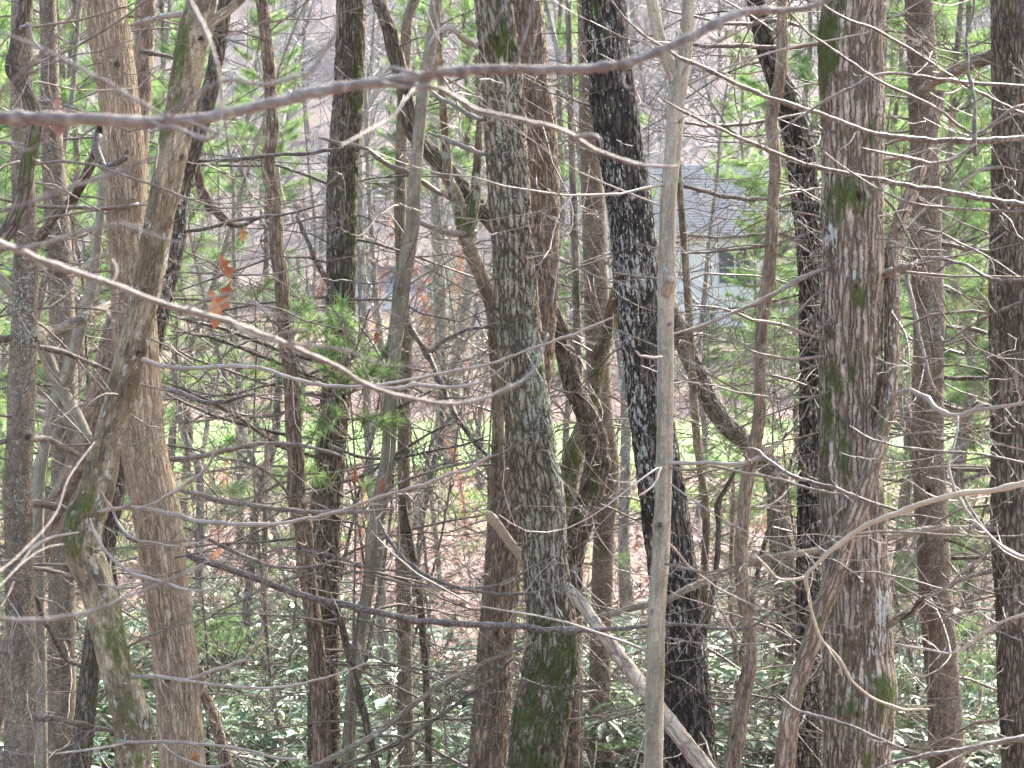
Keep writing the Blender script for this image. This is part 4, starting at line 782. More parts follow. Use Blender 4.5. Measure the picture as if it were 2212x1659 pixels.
for k in range(n):
    f0, f1 = k / n, (k + 1.05) / n; f1 = min(f1, 1)
    pa = np.array([0, HD - oh, ZE - .12]); pb = np.array([0, ym, ZR]); a = pa + (pb - pa) * f0; b = pa + (pb - pa) * f1
    mb.add([(X0 - oh, a[1], a[2] + .045), (X1 + oh, a[1], a[2] + .045), (X1 + oh, b[1], b[2] + .012), (X0 - oh, b[1], b[2] + .012), (X0 - oh, a[1], a[2] + .005), (X1 + oh, a[1], a[2] + .005)], [[0, 1, 2, 3], [4, 5, 1, 0]])
mb.build('shingle_courses', M['shingle'], roof, False, 'stuff')
part('soffit', 'soffit', roof, (X0 - oh, X1 + oh, HD - oh + .03, HD, ZE - .34, ZE - .305)); part('gutter', 'trim', roof, (X0 - oh, X1 + oh, HD - oh - .12, HD - oh - .005, ZE - .26, ZE - .13))
# the projecting gable at the right
gx0, gx1, gp, GY = hx(1645), hx(1795), hx(1720), HD - 2.0
mb = MB(); zg0, zg1 = hz(508), hz(424)
mb.add([(gx0, GY, zg0), (gx1, GY, zg0), (gp, GY, zg1), (gx0, GY + 4, zg0), (gx1, GY + 4, zg0), (gp, GY + 4, zg1)], [[0, 3, 4, 1], [0, 2, 5, 3], [1, 4, 5, 2]], [[0, 1, 2], [3, 5, 4]])
mb.build('gable', M['siding'], house, False)
mb = MB()
for sx, xe in ((-1, gx0), (1, gx1)):
    a = np.array([xe + sx * .35, GY - .3, zg0 - .28]); b = np.array([gp, GY - .3, zg1 + .12])
    v = [a, b, b + [0, 4.6, 0], a + [0, 4.6, 0]]; v += [q - np.array([0, 0, .16]) for q in v]
    mb.add(v, [[0, 1, 2, 3], [4, 7, 6, 5], [0, 4, 5, 1], [3, 2, 6, 7], [0, 3, 7, 4]])
mb.build('gable_roof', M['shingle'], house, False)
for xp in (gx0 + .15, gx1 - .15): part('porch_post', 'trim', house, (xp - .08, xp + .08, GY + .05, GY + .21, hz(735) - .4, zg0))

GD = 112.0
ux = lambda v: (v - VW / 2) / FPX * GD
uz = lambda v: -(v - VH / 2) / FPX * GD
gar = empty('garage', (ux(850), GD, uz(690)), 'low blue-grey and cream outbuilding glimpsed between the left-centre trunks', 'building')
part('wall', 'bluegrey', gar, (ux(765), ux(960), GD, GD + 5, uz(640), uz(588)))
part('lower_wall', 'cream', gar, (ux(762), ux(963), GD - .06, GD + 5.06, uz(700), uz(630)))
part('seam', 'glass', gar, (ux(808) - .03, ux(808) + .03, GD - .05, GD, uz(628), uz(592)))
part('roof', 'shingle', gar, (ux(755), ux(970), GD - .4, GD + 5.4, uz(588) + .005, uz(575)))

# ------------------------------------------------------------------ bare trees of the thin wood and the hillside
def bare_proto(name, seed, h, r, nb, sub, mat, tmat, spread=0.35, start=.25, lean=.03, depth=2, twr=1.0):
    rs = np.random.default_rng(seed); root = empty(name, (0, 0, 0), '', '')
    n = 10; P = [np.zeros(3)]; d = np.array([rs.normal() * lean, rs.normal() * lean, 1.])
    P[0][2] = -.4
    for k in range(n): d = nrm(d + rs.normal(size=3) * np.array([.06, .06, 0])); P.append(P[-1] + d * (h + .4) / n)
    P = np.array(P); R = r * (1 - .8 * np.linspace(0, 1, n + 1)); R[0] *= 1.35
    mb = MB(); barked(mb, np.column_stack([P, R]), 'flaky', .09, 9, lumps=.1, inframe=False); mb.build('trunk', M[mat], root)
    mb = MB()
    for k in range(nb):
        f = start + (1 - start) * rs.random(); b = spline(P, np.array([f * slen(P)]))[0]; az = rs.uniform(0, 6.28)
        L = h * spread * rs.uniform(.4, 1) * (1.15 - .75 * f)
        Pb, Rb = grow(b, (math.cos(az), math.sin(az), rs.uniform(.25, 1.3)), L, r * .35 * (1.1 - f), rs, 8, .35, .05, .2); Rb = np.maximum(Rb * twr, .004 * twr)
        tube(mb, Pb, Rb, 4, False); subtwigs(mb, Pb, np.maximum(Rb, .005 * twr), rs, sub, .5, 3, .15, depth, 1.0, 4)
    mb.build('crown', M[tmat], root, kind='stuff'); return root
MARKS = [(42, 'left edge pine'), (215, 'crooked mossy trunk'), (316, 'tan oak'), (640, 'slim brown trunk'), (711, 'thick dark furrowed trunk'), (850, 'pale leaning trunk'), (1150, 'central oak'), (1316, 'grey speckled trunk'), (1420, 'black blotched trunk'),
         (1620, 'twisting slim trunk'), (1750, 'black leaning trunk'), (1838, 'thickest shaggy trunk'), (2006, 'mottled pine trunk'), (2192, 'right edge trunk')]
ORD = ['nearest', 'second nearest', 'third nearest', 'fourth nearest', 'fifth nearest', 'sixth nearest', 'seventh nearest', 'farthest']
def bylandmark(kind, spots):
    keys = {}
    for i, s in enumerate(spots):
        v = VW / 2 + s[0] / s[1] * FPX
        if v < 0: k = 'past the left edge'
        elif v > VW: k = 'past the right edge'
        else:
            m = min(MARKS, key=lambda q: abs(q[0] - v)); k = 'just %s of the %s' % ('left' if v < m[0] else 'right', m[1])
        keys.setdefault(k, []).append((s[1], i))
    out = [''] * len(spots)
    for k, L in keys.items():
        for r, (d_, i) in enumerate(sorted(L)): out[i] = '%s %s' % (kind, k) + (', %s there' % ORD[min(r, 7)] if len(L) > 1 else '')
    return out
def place(protos, spots, labels, cat, group, sc=(.85, 1.2), seed=3):
    rs = np.random.default_rng(seed); used = set()
    for i, s in enumerate(spots):
        x, y = s[0], s[1]; k = i % len(protos); loc = (x, y, gz(x, y)); rz = rs.uniform(0, 6.28); q = s[2] if len(s) > 2 else rs.uniform(*sc)
        if k not in used: o = protos[k]; used.add(k); o.location = loc; o.rotation_euler = (0, 0, rz); o.scale = (q, q, q)
        else: o = dup(protos[k], loc, rz, q)
        tag(o, labels if isinstance(labels, str) else labels[i % len(labels)], cat, group)
    for k, p in enumerate(protos):
        if k not in used:
            for c in list(p.children): bpy.data.objects.remove(c)
            bpy.data.objects.remove(p)
rs = np.random.default_rng(11)
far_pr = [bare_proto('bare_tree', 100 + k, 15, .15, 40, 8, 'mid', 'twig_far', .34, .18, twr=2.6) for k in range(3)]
spots = []
for k in range(190):
    y = rs.uniform(112, 230); half = y * .30 + 4; x = rs.uniform(-half, half); spots.append((x, y, rs.uniform(.9, 1.5)))
place(far_pr, spots, 'bare grey tree in the wood covering the hill behind the houses', 'tree', 'bare trees on the far hillside')
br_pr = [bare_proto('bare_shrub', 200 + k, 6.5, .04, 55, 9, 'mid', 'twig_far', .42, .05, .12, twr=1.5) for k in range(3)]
spots = []
for k in range(96):
    y = rs.uniform(65, 122); half = y * .29 + 2; x = rs.uniform(-half, half); v = VW / 2 + x / y * FPX
    if 1400 < v < 1680 and y < 98: continue
    if 760 < v < 880 and y < 111 and rs.random() < .8: continue
    spots.append((x, y, rs.uniform(.8, 1.5)))
place(br_pr, spots, 'tangled bare grey brush on the bank above the lawn', 'shrub', 'brush on the bank above the lawn')
md_pr = [bare_proto('slim_tree', 300 + k, 11, .085, 20, 7, 'mid', 'twig', .26, .10, .05, twr=1.2) for k in range(4)]
spots = []
for k in range(28):
    y = rs.uniform(24, 42); half = y * .29 + 2; x = rs.uniform(-half, half); v = VW / 2 + x / y * FPX
    if (1500 < v < 1720) and rs.random() < .7: continue
    spots.append((x, y, rs.uniform(.6, 1.3)))
place(md_pr, spots, bylandmark('slim bare tree before the lawn', spots), 'tree', 'slim trees this side of the lawn')
sp_pr = [bare_proto('twiggy_sapling', 350 + k, 4.6, .022, 26, 8, 'dark', 'twig', .40, .08, .16, twr=.55) for k in range(4)]
spots = []
for k in range(40):
    y = rs.uniform(13.5, 27); half = y * .28 + 1; x = rs.uniform(-half, half); spots.append((x, y, rs.uniform(.75, 1.35)))
place(sp_pr, spots, bylandmark('twiggy bare sapling', spots), 'sapling', 'twiggy saplings in the understorey')

# traced thinner trunks in the middle distance
mt = lambda key, label, d, pts, mat='mid', **k: make_tree(key, 'slim_tree', label, mat, d, pts, crown=False, dead=k.pop('dead', 5), dlen=(.6, 1.6), lumps=.08, **k)
mt('M1', 'slim trunk with a slight bend right of the leaning tan oak', 22, [(375,780,14),(385,860,15),(397,936,16),(427,1003,17),(433,1090,20),(430,1200,22)], top=0, moss=[(1150,0,80,1.,.6)])
mt('M2', 'dark stem curving down left beside the slim brown trunk', 21, [(606,800,16),(600,870,18),(590,970,18),(567,1040,18),(553,1100,19),(545,1200,20)], 'dark', top=0)
mt('M3', 'thin mossy stem in the rhododendrons below the lawn, left', 20, [(580,930,11),(577,1020,12),(573,1120,13),(571,1250,14),(570,1400,15)], 'mossy', top=0)
mt('M4', 'pale slim trunk right beside the thick dark furrowed one', 20, [(775,0,16),(774,200,17),(776,400,19),(778,500,20),(782,600,21),(784,690,21),(790,800,20),(797,950,21),(803,1060,22),(822,1190,22),(825,1330,23)], lich=[(600,0,300,1.,.2)])
mt('M5', 'pinkish grey far trunk rising over the lawn, left of centre', 48, [(938,300,20),(943,450,24),(948,590,27),(953,700,29),(954,800,29),(955,880,30)], top=0)
mt('M6', 'thin dark stem curving down over the lawn, left of centre', 26, [(958,760,9),(955,860,12),(953,950,13),(936,1003,13),(917,1090,13),(905,1180,14)], 'dark', top=0)
mt('M7', 'grey far trunk leaning right over the lawn beside the forked mossy one', 46, [(1025,450,17),(1019,560,20),(1008,650,22),(995,740,24),(985,830,25),(980,900,26)], top=0)
mt('M8', 'thin dark snag with a broken elbow left of the twisting trunk', 11.6, [(1590,1012,9),(1568,1055,10),(1551,1086,13),(1552,1130,11),(1548,1222,13),(1532,1322,14),(1515,1406,14),(1508,1506,15),(1510,1659,16)], 'dark', top=0, dead=3)
mt('M9', 'slender dark sapling slanting between the twisting and black trunks', 15, [(1740,880,7),(1728,936,8),(1702,1020,9),(1675,1100,10),(1650,1180,11),(1632,1260,12)], 'dark', top=0, dead=3)
mt('M11', 'bent brown stump-like stem low beside the tan oak', 13.5, [(430,1440,18),(442,1500,22),(455,1530,25),(470,1580,27),(490,1659,29)], 'oak_brown', top=0, dead=2)
mt('M13', 'dark crooked stem low beneath the thick dark furrowed trunk', 12.2, [(690,1190,12),(703,1230,13),(720,1290,14),(737,1345,15),(755,1420,17),(770,1480,18),(790,1556,18),(813,1659,18)], 'dark', top=0, dead=3)
mt('M14', 'two-metre grey pole trunk on the litter slope left of the central oak', 30, [(925,1020,10),(935,1100,11),(946,1200,12),(952,1290,13)], top=0, dead=3)
mt('M15', 'thin reddish pole left of the twisting slim trunk', 14.5, [(1584,1020,8),(1583,1100,10),(1580,1200,10),(1578,1300,11),(1590,1420,12)], 'red_brown', top=0, dead=2)

# ------------------------------------------------------------------ white pines
def needles(mb, c, d, rs, n=14, L=.11, w=.0055):
    d = nrm(d); c = np.asarray(c); dirs = nrm(d[None] * rs.uniform(.25, 1.1, (n, 1)) + rs.normal(size=(n, 3)) * .62 + np.array([0, 0, -.06]))
    sd = nrm(cross(dirs, rs.normal(size=(n, 3)))); l = L * rs.uniform(.7, 1.15, (n, 1)); r = np.clip(rs.random() * .75 + rs.random(n) * .2, 0, 1)
    if rs.random() < .03: r = np.full(n, .97)
    b = c + rs.normal(size=(n, 3)) * .006 - d[None] * rs.uniform(0, .04, (n, 1))
    mid = b + dirs * l * .5 + np.array([0, 0, -.004])
    V = np.stack([b - sd * w * .35, b + sd * w * .35, mid + sd * w * .5, mid - sd * w * .5, b + dirs * l + np.array([0, 0, -.018])], 1).reshape(-1, 3)
    i = np.arange(n) * 5
    mb.add(V, np.stack([i, i + 1, i + 2, i + 3], 1), np.stack([i + 3, i + 2, i + 4], 1), rnd=np.repeat(r, 5))
def pine_proto(name, seed, h, rad, mat='needle', whorl=.42, start=.12, n=11, L=.12, w=.008, tr=.055, dens=20):
    rs = np.random.default_rng(seed); root = empty(name, (0, 0, 0), '', '')
    P = np.array([[rs.normal() * .02 * k, rs.normal() * .02 * k, h * k / 8 - .2] for k in range(9)]); R = tr * (1 - .85 * np.linspace(0, 1, 9))
    mb = MB(); barked(mb, np.column_stack([P, R]), 'scaly', .09, 9, inframe=False); mb.build('trunk', M['pine'], root)
    wb = MB(); nb = MB(); z = h * start
    while z < h:
        f = z / h; az0 = rs.uniform(0, 6.28)
        for k in range(rs.integers(4, 6)):
            az = az0 + k * 1.257 + rs.normal() * .2; L0 = rad * (1.12 - f) ** .8 * rs.uniform(.6, 1.1)
            c0 = spline(P, np.array([f * slen(P)]))[0]
            Pb, Rb = grow(c0, (math.cos(az), math.sin(az), .15 + .5 * f), L0, .012 * (1.2 - f) + .003, rs, 7, .15, .05, .25); tube(wb, Pb, Rb, 4, False)
            m = max(5, int(L0 * dens))
            for q in range(m):
                g0 = .3 + .7 * (q + rs.random()) / m; b = spline(Pb, np.array([min(g0, .995) * slen(Pb)]))[0]; td = nrm(Pb[-1] - Pb[0])
                sd = nrm(td * .9 + nrm(cross(td, [0, 0, 1])) * rs.choice([-1, 1]) * rs.uniform(.2, 1) + [0, 0, rs.uniform(-.1, .35)])
                e = b + sd * L0 * .28 * rs.uniform(.3, 1) * (1.25 - g0)
                tube(wb, np.array([b, (b + e) / 2 + [0, 0, .01], e]), [.004, .003, .002], 3, False); needles(nb, e, sd, rs, n, L, w)
                if rs.random() < .6: needles(nb, (b + e) / 2, sd, rs, n - 3, L, w)
        z += whorl * rs.uniform(.8, 1.2)
    wb.build('branches', M['twig_dark'], root, kind='stuff'); nb.build('needles', M[mat], root, kind='stuff'); return root
pn = [pine_proto('white_pine', 400 + k, 6.0, 1.5, 'needle', .38, .12, 18, .14, .0050, .055, 22) for k in range(2)]
pt = [pine_proto('white_pine', 420 + k, 17.0, 3.6, 'needle_far', .75, .28, 14, .36, .018, .16, 10) for k in range(2)]
pf = [pine_proto('white_pine', 430 + k, 6.0, 2.0, 'needle_far', .45, .04, 14, .26, .014, .06, 13) for k in range(2)]
pl = [pine_proto('pine_sapling', 440 + k, 1.9, .75, 'needle', .28, .1, 18, .12, .0042, .018, 20) for k in range(2)]
def pines(protos, lst, group, names='white_pine'):
    used = set()
    for i, (vx, y, sc, lab) in enumerate(lst):
        x = (vx - VW / 2) / FPX * y; k = i % len(protos); loc = (x, y, gz(x, y))
        if k not in used: o = protos[k]; used.add(k); o.location = loc; o.rotation_euler = (0, 0, i * 1.7); o.scale = (sc,) * 3
        else: o = dup(protos[k], loc, i * 1.7, sc)
        tag(o, lab, 'pine', group)
pines(pn, [(2085,25,1.9,'young pine filling the gap left of the right edge trunk'), (1945,29,1.8,'young pine showing right of the thickest shaggy trunk'), (2300,27,1.8,'young pine past the right edge'),
    (150,27,1.8,'young pine between the two leftmost grey trunks'), (-60,24,1.5,'young pine at the left edge behind the edge pine'), (395,33,1.55,'young pine behind the crooked mossy trunk and tan oak'), (1580,36,.6,'bushy young pine in front of the white house wall'),
    (1725,41,1.3,'young pine behind the black leaning trunk')], 'young white pines among the trunks')
pines(pt, [(345,86,1.35,'tall pale pine showing high behind the tan oak'), (1010,90,1.3,'tall pale pine high between the arching and central trunks'), (1215,88,1.35,'tall pale pine high right of the central trunks'),
    (1745,86,1.3,'tall pale pine behind the black leaning trunk top'), (2085,84,1.4,'tall pale pine far behind the right-hand pine trunk'), (130,84,1.4,'tall pale pine high at far left'), (1935,90,1.4,'tall pale pine far right of the thickest trunk'), (575,118,1.2,'tall pale pine far behind the slim brown trunk'), (2240,86,1.4,'tall pale pine past the right edge'),
    (1600,114,.95,'tall pale pine rising behind the grey roof'), (1632,92,.5,'small pale pine standing right of the house window'), (-60,88,1.4,'tall pale pine past the left edge'), (890,122,1.15,'tall pale pine above the cream outbuilding'), (2010,96,1.2,'tall pale pine behind the mottled pine trunk top')], 'tall pines beyond the lawn')
pines(pf, [(1655,86,1.0,'bushy pale pine before the grey roof'), (1530,80,.42,'low pale pine at the foot of the house wall'), (1690,74,.75,'low pale pine beside the house above the litter bank'), (960,88,.8,'short pale pine above the lawn left of the central oak'), (1240,76,.9,'bushy pale pine between central oak and mossy limb'),
    (2060,70,1.5,'bushy pale pine far behind the mottled pine trunk'), (1960,72,1.3,'bushy pale pine right of the thickest trunk, above the lawn'), (470,76,.9,'bushy pale pine above the lawn right of the tan oak'), (170,70,1.5,'bushy pale pine above the lawn at far left'), (30,72,1.5,'bushy pale pine behind the left edge pine'), (2150,70,1.5,'bushy pale pine left of the right edge trunk'),
    (1810,86,1.2,'bushy pale pine hidden mostly by the thickest trunk'), (1450,88,.42,'bushy pale pine left before the house wall'), (620,82,.8,'bushy pale pine far behind the slim brown trunk, low')], 'bushy pines beyond the lawn')
pines(pl, [(400,25,1.0,'knee-high pine left of the lower slim trunks'), (1700,19,.95,'light green pine sapling below the leaning dark trunk'), (1660,23,1.1,'light green pine sapling behind the twisting trunk, low'), (1960,17,1.0,'pine sapling low behind the broken dark stub'), (2110,18,1.2,'pine sapling low beside the right edge trunk'),
    (480,19,1.3,'pine sapling low right of the tan oak'), (1230,26,1.5,'pine sapling between central trunk and mossy limb'), (620,28,1.3,'pine sapling this side of the lawn by the slim brown trunk'), (2000,22,1.5,'pine sapling behind the mottled pine trunk'), (1590,28,1.0,'pine sapling low left of the twisting trunk')], 'pine saplings in the understorey', 'pine_sapling')
# the sharp young pine with bright tufts in the middle of the left half
rs = np.random.default_rng(77); d = 12.6
sroot = empty('pine_sapling', at(752, 1900, d), 'sharp bright-green pine sapling tufts in front of the thick dark trunk', 'pine')
st = np.array([at(x, y, d - .15) for x, y in [(752,2000),(758,1600),(765,1300),(768,1100),(764,950),(756,850),(748,770),(738,705),(733,680)]])
mb = MB(); S = spline(st, np.linspace(0, slen(st), 40)); tube(mb, S, np.linspace(.012, .004, 40), 6); mb.build('trunk', M['twig'], sroot)
wb = MB(); nb = MB()
for (sx, sy, tips) in [(738,705,[(728,668),(748,678),(715,690),(760,695),(740,650)]), (748,770,[(700,712),(770,735),(718,745),(765,760),(700,765),(735,738)]), (756,850,[(700,792),(725,808),(800,765),(835,752),(815,788),(850,790),(780,800),(740,815),(690,760)]),
                       (764,950,[(690,905),(720,880),(790,900),(830,905),(858,898),(670,930)]), (768,1080,[(800,1040),(700,1030),(665,1010)]), (756,860,[(660,650),(640,660),(665,690),(625,690)]), (764,950,[(640,830),(660,880),(610,800)])]:
    b = at(sx, sy, d - .15)
    for (tx, ty) in tips:
        e = at(tx, ty, d - .15 + rs.uniform(-.22, .22)); Pm = np.array([b, (b * .5 + e * .5) + [0, 0, -.03], e]); Q = spline(Pm, np.linspace(0, slen(Pm), 8)); tube(wb, Q, np.linspace(.004, .002, 8), 4, False)
        dd = nrm(e - b + np.array([0, 0, .05])); 
        for k in range(3): needles(nb, e - dd * .025 * k, dd, rs, 32, .12, .0040)
wb.build('branches', M['twig'], sroot, kind='stuff'); nb.build('needles', M['needle_far'], sroot, kind='stuff')

# ------------------------------------------------------------------ rhododendrons
def leaves(mb, c, dirs, ups, L, W, r):
    n = len(dirs); s = nrm(cross(dirs, ups)); L = L[:, None]; W = W[:, None]; up = nrm(cross(s, dirs))
    b = c; m = c + dirs * L * .5; t_ = c + dirs * L - up * L * .10
    V = np.stack([b, m - s * W * .5 + up * W * .14, m - up * W * .04, m + s * W * .5 + up * W * .14, t_, c + dirs * L * .8 - s * W * .3, c + dirs * L * .8 + s * W * .3], 1).reshape(-1, 3)
    i = np.arange(n) * 7
    mb.add(V, np.concatenate([np.stack([i + 2, i + 1, i + 5, i + 4], 1), np.stack([i + 3, i + 2, i + 4, i + 6], 1)]), np.concatenate([np.stack([i, i + 1, i + 2], 1), np.stack([i, i + 2, i + 3], 1)]), rnd=np.repeat(r, 7))
def rhodo_proto(seed, h, rad, nw):
    rs = np.random.default_rng(seed); root = empty('rhododendron', (0, 0, 0), '', ''); sb = MB(); lb = MB()
    main = []
    for k in range(7):
        az = rs.uniform(0, 6.28); P, R = grow((rs.normal() * .1, rs.normal() * .1, -.15), (math.cos(az) * .5, math.sin(az) * .5, 1), h * rs.uniform(.75, 1), .018, rs, 8, .3); main.append(P); tube(sb, P, R, 5, False)
    for k in range(nw):
        P = main[rs.integers(7)]; f = rs.uniform(.3, 1); b = spline(P, np.array([f * slen(P)]))[0]; az = rs.uniform(0, 6.28)
        e = b + np.array([math.cos(az), math.sin(az), rs.uniform(.1, .8)]) * rad * rs.uniform(.15, .75); tube(sb, np.array([b, (b + e) / 2 + [0, 0, -.03], e]), [.006, .005, .004], 3, False)
        n = rs.integers(6, 10); a = rs.uniform(0, 6.28) + np.arange(n) * 6.283 / n + rs.normal(size=n) * .2; tilt = rs.uniform(-.45, .35) + rs.normal(size=n) * .22
        ax = nrm(np.array([rs.normal() * .35, rs.normal() * .35, 1])); D = np.stack([np.cos(a), np.sin(a), tilt], 1); D = nrm(D + ax * .1)
        leaves(lb, e[None] + D * .012, D, np.tile(ax, (n, 1)), rs.uniform(.10, .16, n), rs.uniform(.037, .052, n), np.clip(rs.random() * .7 + rs.random(n) * .35, 0, 1))
    sb.build('stems', M['twig'], root, kind='stuff'); lb.build('leaves', M['rhodo'], root, kind='stuff'); return root
rp = [rhodo_proto(500 + k, 1.9, 1.0, 270) for k in range(3)]
rl = [(1275,15.2,1.35,'tall rhododendron with bleached shiny leaves right of the central trunk'), (1560,16.4,1.35,'tall shiny rhododendron left of the twisting trunk'), (1480,18.5,1.1,'rhododendron behind the black blotched trunk base'), (1640,20,.9,'rhododendron behind the twisting trunk base'),
    (1330,18,1.0,'rhododendron behind the leaning dead log'), (1250,21,1.0,'rhododendron low between central oak and mossy limb'), (1400,21.5,1.0,'small rhododendron behind the pale sapling base'), (980,20.5,1.0,'rhododendron at the foot of the brown plated trunk'), (880,18.5,.95,'rhododendron around the slim lichened trunk base'), (1010,17,.75,'low rhododendron at bottom left of the brown plated trunk'),
    (800,21,1.0,'rhododendron behind the pale leaning trunk foot'), (640,16.5,.9,'leafy rhododendron left of the slim brown trunk base'), (560,18,1.0,'rhododendron low between tan oak and slim brown trunk'), (520,21.5,1.15,'rhododendron below the lawn right of the tan oak'), (700,22.5,1.05,'rhododendron behind the thick dark trunk foot'), (590,14.8,.75,'near rhododendron bottom left of the slim brown trunk'),
    (470,23,1.05,'farther rhododendron just right of the tan oak'), (20,15.5,.85,'glossy rhododendron at the bottom left corner'), (120,14.5,.8,'glossy rhododendron between edge pine and crooked trunk'), (110,18.5,1.15,'rhododendron mound behind the left edge pine'), (240,19.5,1.1,'rhododendron behind the crooked trunk foot'), (330,22,1.0,'rhododendron behind the tan oak foot'), (-80,18,1.1,'rhododendron past the left edge'),
    (1960,17,1.05,'rhododendron right of the thickest trunk foot'), (2090,16.5,1.0,'rhododendron between pine and right edge trunks, bottom'), (2110,20,1.15,'rhododendron mound behind the right edge trunk'), (1930,21,1.1,'farther rhododendron right of the thickest trunk'), (2280,18,1.1,'rhododendron past the right edge'), (1700,16.5,.7,'low rhododendron left of the stem crossing the thickest trunk'), (780,16,.8,'low rhododendron beneath the dark crooked stem')]
for i, (vx, y, sc, lab) in enumerate(rl):
    x = (vx - VW / 2) / FPX * y; k = i % 3; loc = (x, y, gz(x, y))
    if i < 3: o = rp[i]; o.location = loc; o.rotation_euler = (0, 0, i * 2.1); o.scale = (sc,) * 3
    else: o = dup(rp[k], loc, i * 2.1, sc)
    tag(o, lab, 'rhododendron', 'rhododendrons in the hollow')

# ------------------------------------------------------------------ leaf litter, grass, rust-leaved saplings, hanging leaves
rs = np.random.default_rng(5); n = 34000
y = 21 + (46 - 21) * rs.random(n) ** .8; y[:11000] = rs.uniform(61.5, 84, 11000); x = rs.uniform(-1, 1, n) * (y * .29 + 2)
z = ground(x, y) + rs.uniform(.005, .05, n); a = rs.uniform(0, 6.28, n); D = nrm(np.stack([np.cos(a), np.sin(a), rs.normal(size=n) * .35], 1)); U = nrm(np.stack([rs.normal(size=n) * .5, rs.normal(size=n) * .5, np.ones(n)], 1))
mb = MB(); leaves(mb, np.stack([x, y, z], 1), D, U, rs.uniform(.09, .17, n), rs.uniform(.055, .10, n), rs.random(n))
tag(mb.build('fallen_leaves', M['litter'], kind='stuff'), 'pinkish brown fallen leaves covering the slopes', 'leaf litter')
n = 60000; y = rs.uniform(30, 62, n); x = rs.uniform(-1, 1, n) * (y * .29 + 2)
keep = (y > 44.6) | (pnoise(np.stack([x * .5, y * .5, 0 * x + 9], 1)) + (y - 40) * .04 > .05); x, y = x[keep], y[keep]; n = len(x)
z = ground(x, y); h = np.where(y > 45, rs.uniform(.04, .09, n), rs.uniform(.08, .22, n)); a = rs.uniform(0, 6.28, n); w = np.where(y > 45, .02, .014)
o_ = np.stack([np.cos(a) * w, np.sin(a) * w, 0 * a], 1); P = np.stack([x, y, z], 1); tip = P + np.stack([rs.normal(size=n) * .05, rs.normal(size=n) * .05, h], 1)
mb = MB(); i = np.arange(n) * 3; mb.add(np.stack([P - o_, P + o_, tip], 1).reshape(-1, 3), None, np.stack([i, i + 1, i + 2], 1), rnd=np.repeat(rs.random(n), 3))
tag(mb.build('grass', M['grass'], kind='stuff'), 'short grass on the lawn and in tufts before it', 'grass')

def rusty(seed, h, nl):
    root = bare_proto('rusty_beech', seed, h, .04, 16, 5, 'mid', 'twig', .4, .2, .06, twr=.8); rs = np.random.default_rng(seed); me = root.children[1].data
    co = np.zeros(len(me.vertices) * 3, np.float32); me.vertices.foreach_get('co', co); co = co.reshape(-1, 3); c = co[rs.integers(0, len(co), nl)] + rs.normal(size=(nl, 3)) * .16
    a = rs.uniform(0, 6.28, nl); D = nrm(np.stack([np.cos(a), np.sin(a), rs.uniform(-1.2, .1, nl)], 1)); U = nrm(np.stack([rs.normal(size=nl), rs.normal(size=nl), np.ones(nl) * .8], 1)); lb = MB()
    leaves(lb, c, D, U, rs.uniform(.10, .17, nl), rs.uniform(.05, .08, nl), rs.random(nl)); lb.build('leaves', M['rust'], root, kind='stuff'); return root
ru = rusty(600, 6.5, 700)
for i, (vx, yy_, sc, lab) in enumerate([(945,66,1.0,'rust-leaved beech sapling behind the arching dark trunk'), (1000,72,.9,'rust-leaved beech sapling farther behind the forked mossy trunk'), (660,78,.6,'rust-leaved beech sapling left of the thick dark trunk'), (810,90,.6,'rust-leaved beech sapling before the cream outbuilding'), (560,80,.5,'small rust-leaved sapling behind the slim brown trunk'), (1010,34,.32,'orange-leaved seedling on the litter slope left of the central oak'), (780,30,.3,'orange-leaved seedling low right of the thick dark trunk'), (1655,33,.3,'orange-leaved seedling behind the twisting trunk'), (470,34,.28,'orange-leaved seedling right of the tan oak')]):
    x = (vx - VW / 2) / FPX * yy_; loc = (x, yy_, gz(x, yy_))
    if i == 0: ru.location = loc; ru.scale = (sc,) * 3; o = ru
    else: o = dup(ru, loc, i * 1.3, sc)
    tag(o, lab, 'sapling', 'rust-leaved saplings')

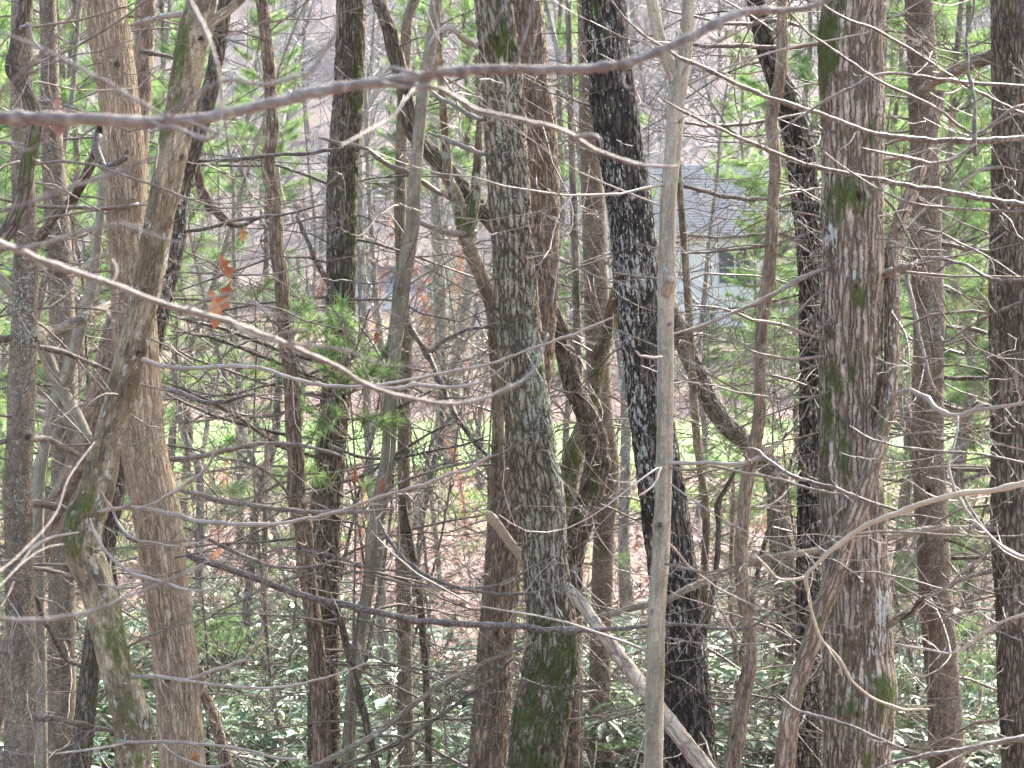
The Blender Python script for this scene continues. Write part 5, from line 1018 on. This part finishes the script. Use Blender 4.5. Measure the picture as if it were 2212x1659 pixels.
def dead_leaf(name, label, pts, width, d, mat='orange', rnd=.5, seed=0, group=None):
    """a lobed, curled leaf hanging along a traced midrib (pixels) at distance d"""
    rs = np.random.default_rng(seed); Q = np.array([at(px, py, d + k * .01) for k, (px, py) in enumerate(pts)]); n = 25; S = spline(Q, np.linspace(0, slen(Q), n)); T = nrm(np.gradient(S, axis=0))
    f = np.linspace(0, 1, n); lob = np.sin(f * math.pi) ** .6 * (1 + .55 * np.sin(f * 19 + seed)); lob[0] = .03; lob[-1] = .05; W = width / 2 / FPX * d * np.maximum(lob, .12)
    s = nrm(cross(T, np.array([.25, -1., .1]))); up = cross(s, T); cl = .55
    A = S + s * W[:, None] + up * (W * cl)[:, None]; Bv = S - s * W[:, None] * .9 + up * (W * cl * 1.3)[:, None]; V = np.concatenate([S, A, Bv, ]); th = up * .0012
    V = np.concatenate([V, V + np.tile(th, (3, 1))]); i = np.arange(n - 1); m = 3 * n
    q = np.concatenate([np.stack([i, i + 1, i + n + 1, i + n], 1), np.stack([i + 1, i, i + 2 * n, i + 2 * n + 1], 1)]); q = np.concatenate([q, q[:, ::-1] + m])
    mb = MB(); mb.add(V, q, rnd=np.clip(rnd + .3 * np.sin(np.tile(f, 6) * 7 + seed), 0, 1)); return tag(mb.build(name, M[mat]), label, 'leaf', group)
HL = 'dead oak leaves caught on branches'
dead_leaf('dead_leaf', 'orange curled oak leaf hanging uppermost right of the tan oak', [(472,550),(482,568),(492,585),(497,602)], 19, 6.2, rnd=.25, seed=1, group=HL)
dead_leaf('dead_leaf', 'long orange oak leaf hanging beneath the uppermost one', [(498,606),(493,622),(485,645),(475,668),(468,688)], 25, 6.2, rnd=.3, seed=3, group=HL)
dead_leaf('dead_leaf', 'yellow-orange oak leaf dangling lowest over the foreground twig', [(451,626),(460,640),(463,660),(466,690),(462,714)], 19, 6.15, rnd=.75, seed=5, group=HL)
dead_leaf('dead_leaf', 'reddish brown leaf hanging above the thick blurred branch, far left', [(127,212),(124,232),(131,255),(128,280),(124,304)], 26, 5.0, 'litter', .15, 7, HL)
dead_leaf('dead_leaf', 'small brown leaf on a twig left of the thick dark trunk, mid height', [(527,492),(526,505),(522,522)], 14, 8, rnd=.8, seed=9, group=HL)
dead_leaf('dead_leaf', 'brown shrivelled leaf hanging before the slim trunks over the lawn', [(765,1016),(766,1030),(763,1045)], 11, 10.5, rnd=.0, seed=11, group=HL)
dead_leaf('dead_leaf', 'brown leaf hanging lower by the pale leaning trunk over the lawn', [(824,1034),(827,1050),(823,1066)], 10, 10.5, rnd=.0, seed=13, group=HL)
dead_leaf('dead_leaf', 'brown upright leaf on a twig beside the pale leaning trunk', [(812,716),(813,728),(811,742)], 12, 10.5, rnd=.1, seed=15, group=HL)
dead_leaf('dead_leaf', 'orange leaf at the end of the blurred lower left branch', [(452,1208),(465,1198),(478,1188)], 13, 3.3, rnd=.4, seed=17, group=HL)
dead_leaf('dead_leaf', 'small orange leaf on the tan oak near the bottom edge', [(420,1623),(421,1633),(418,1645)], 12, 9.2, rnd=.6, seed=19, group=HL)
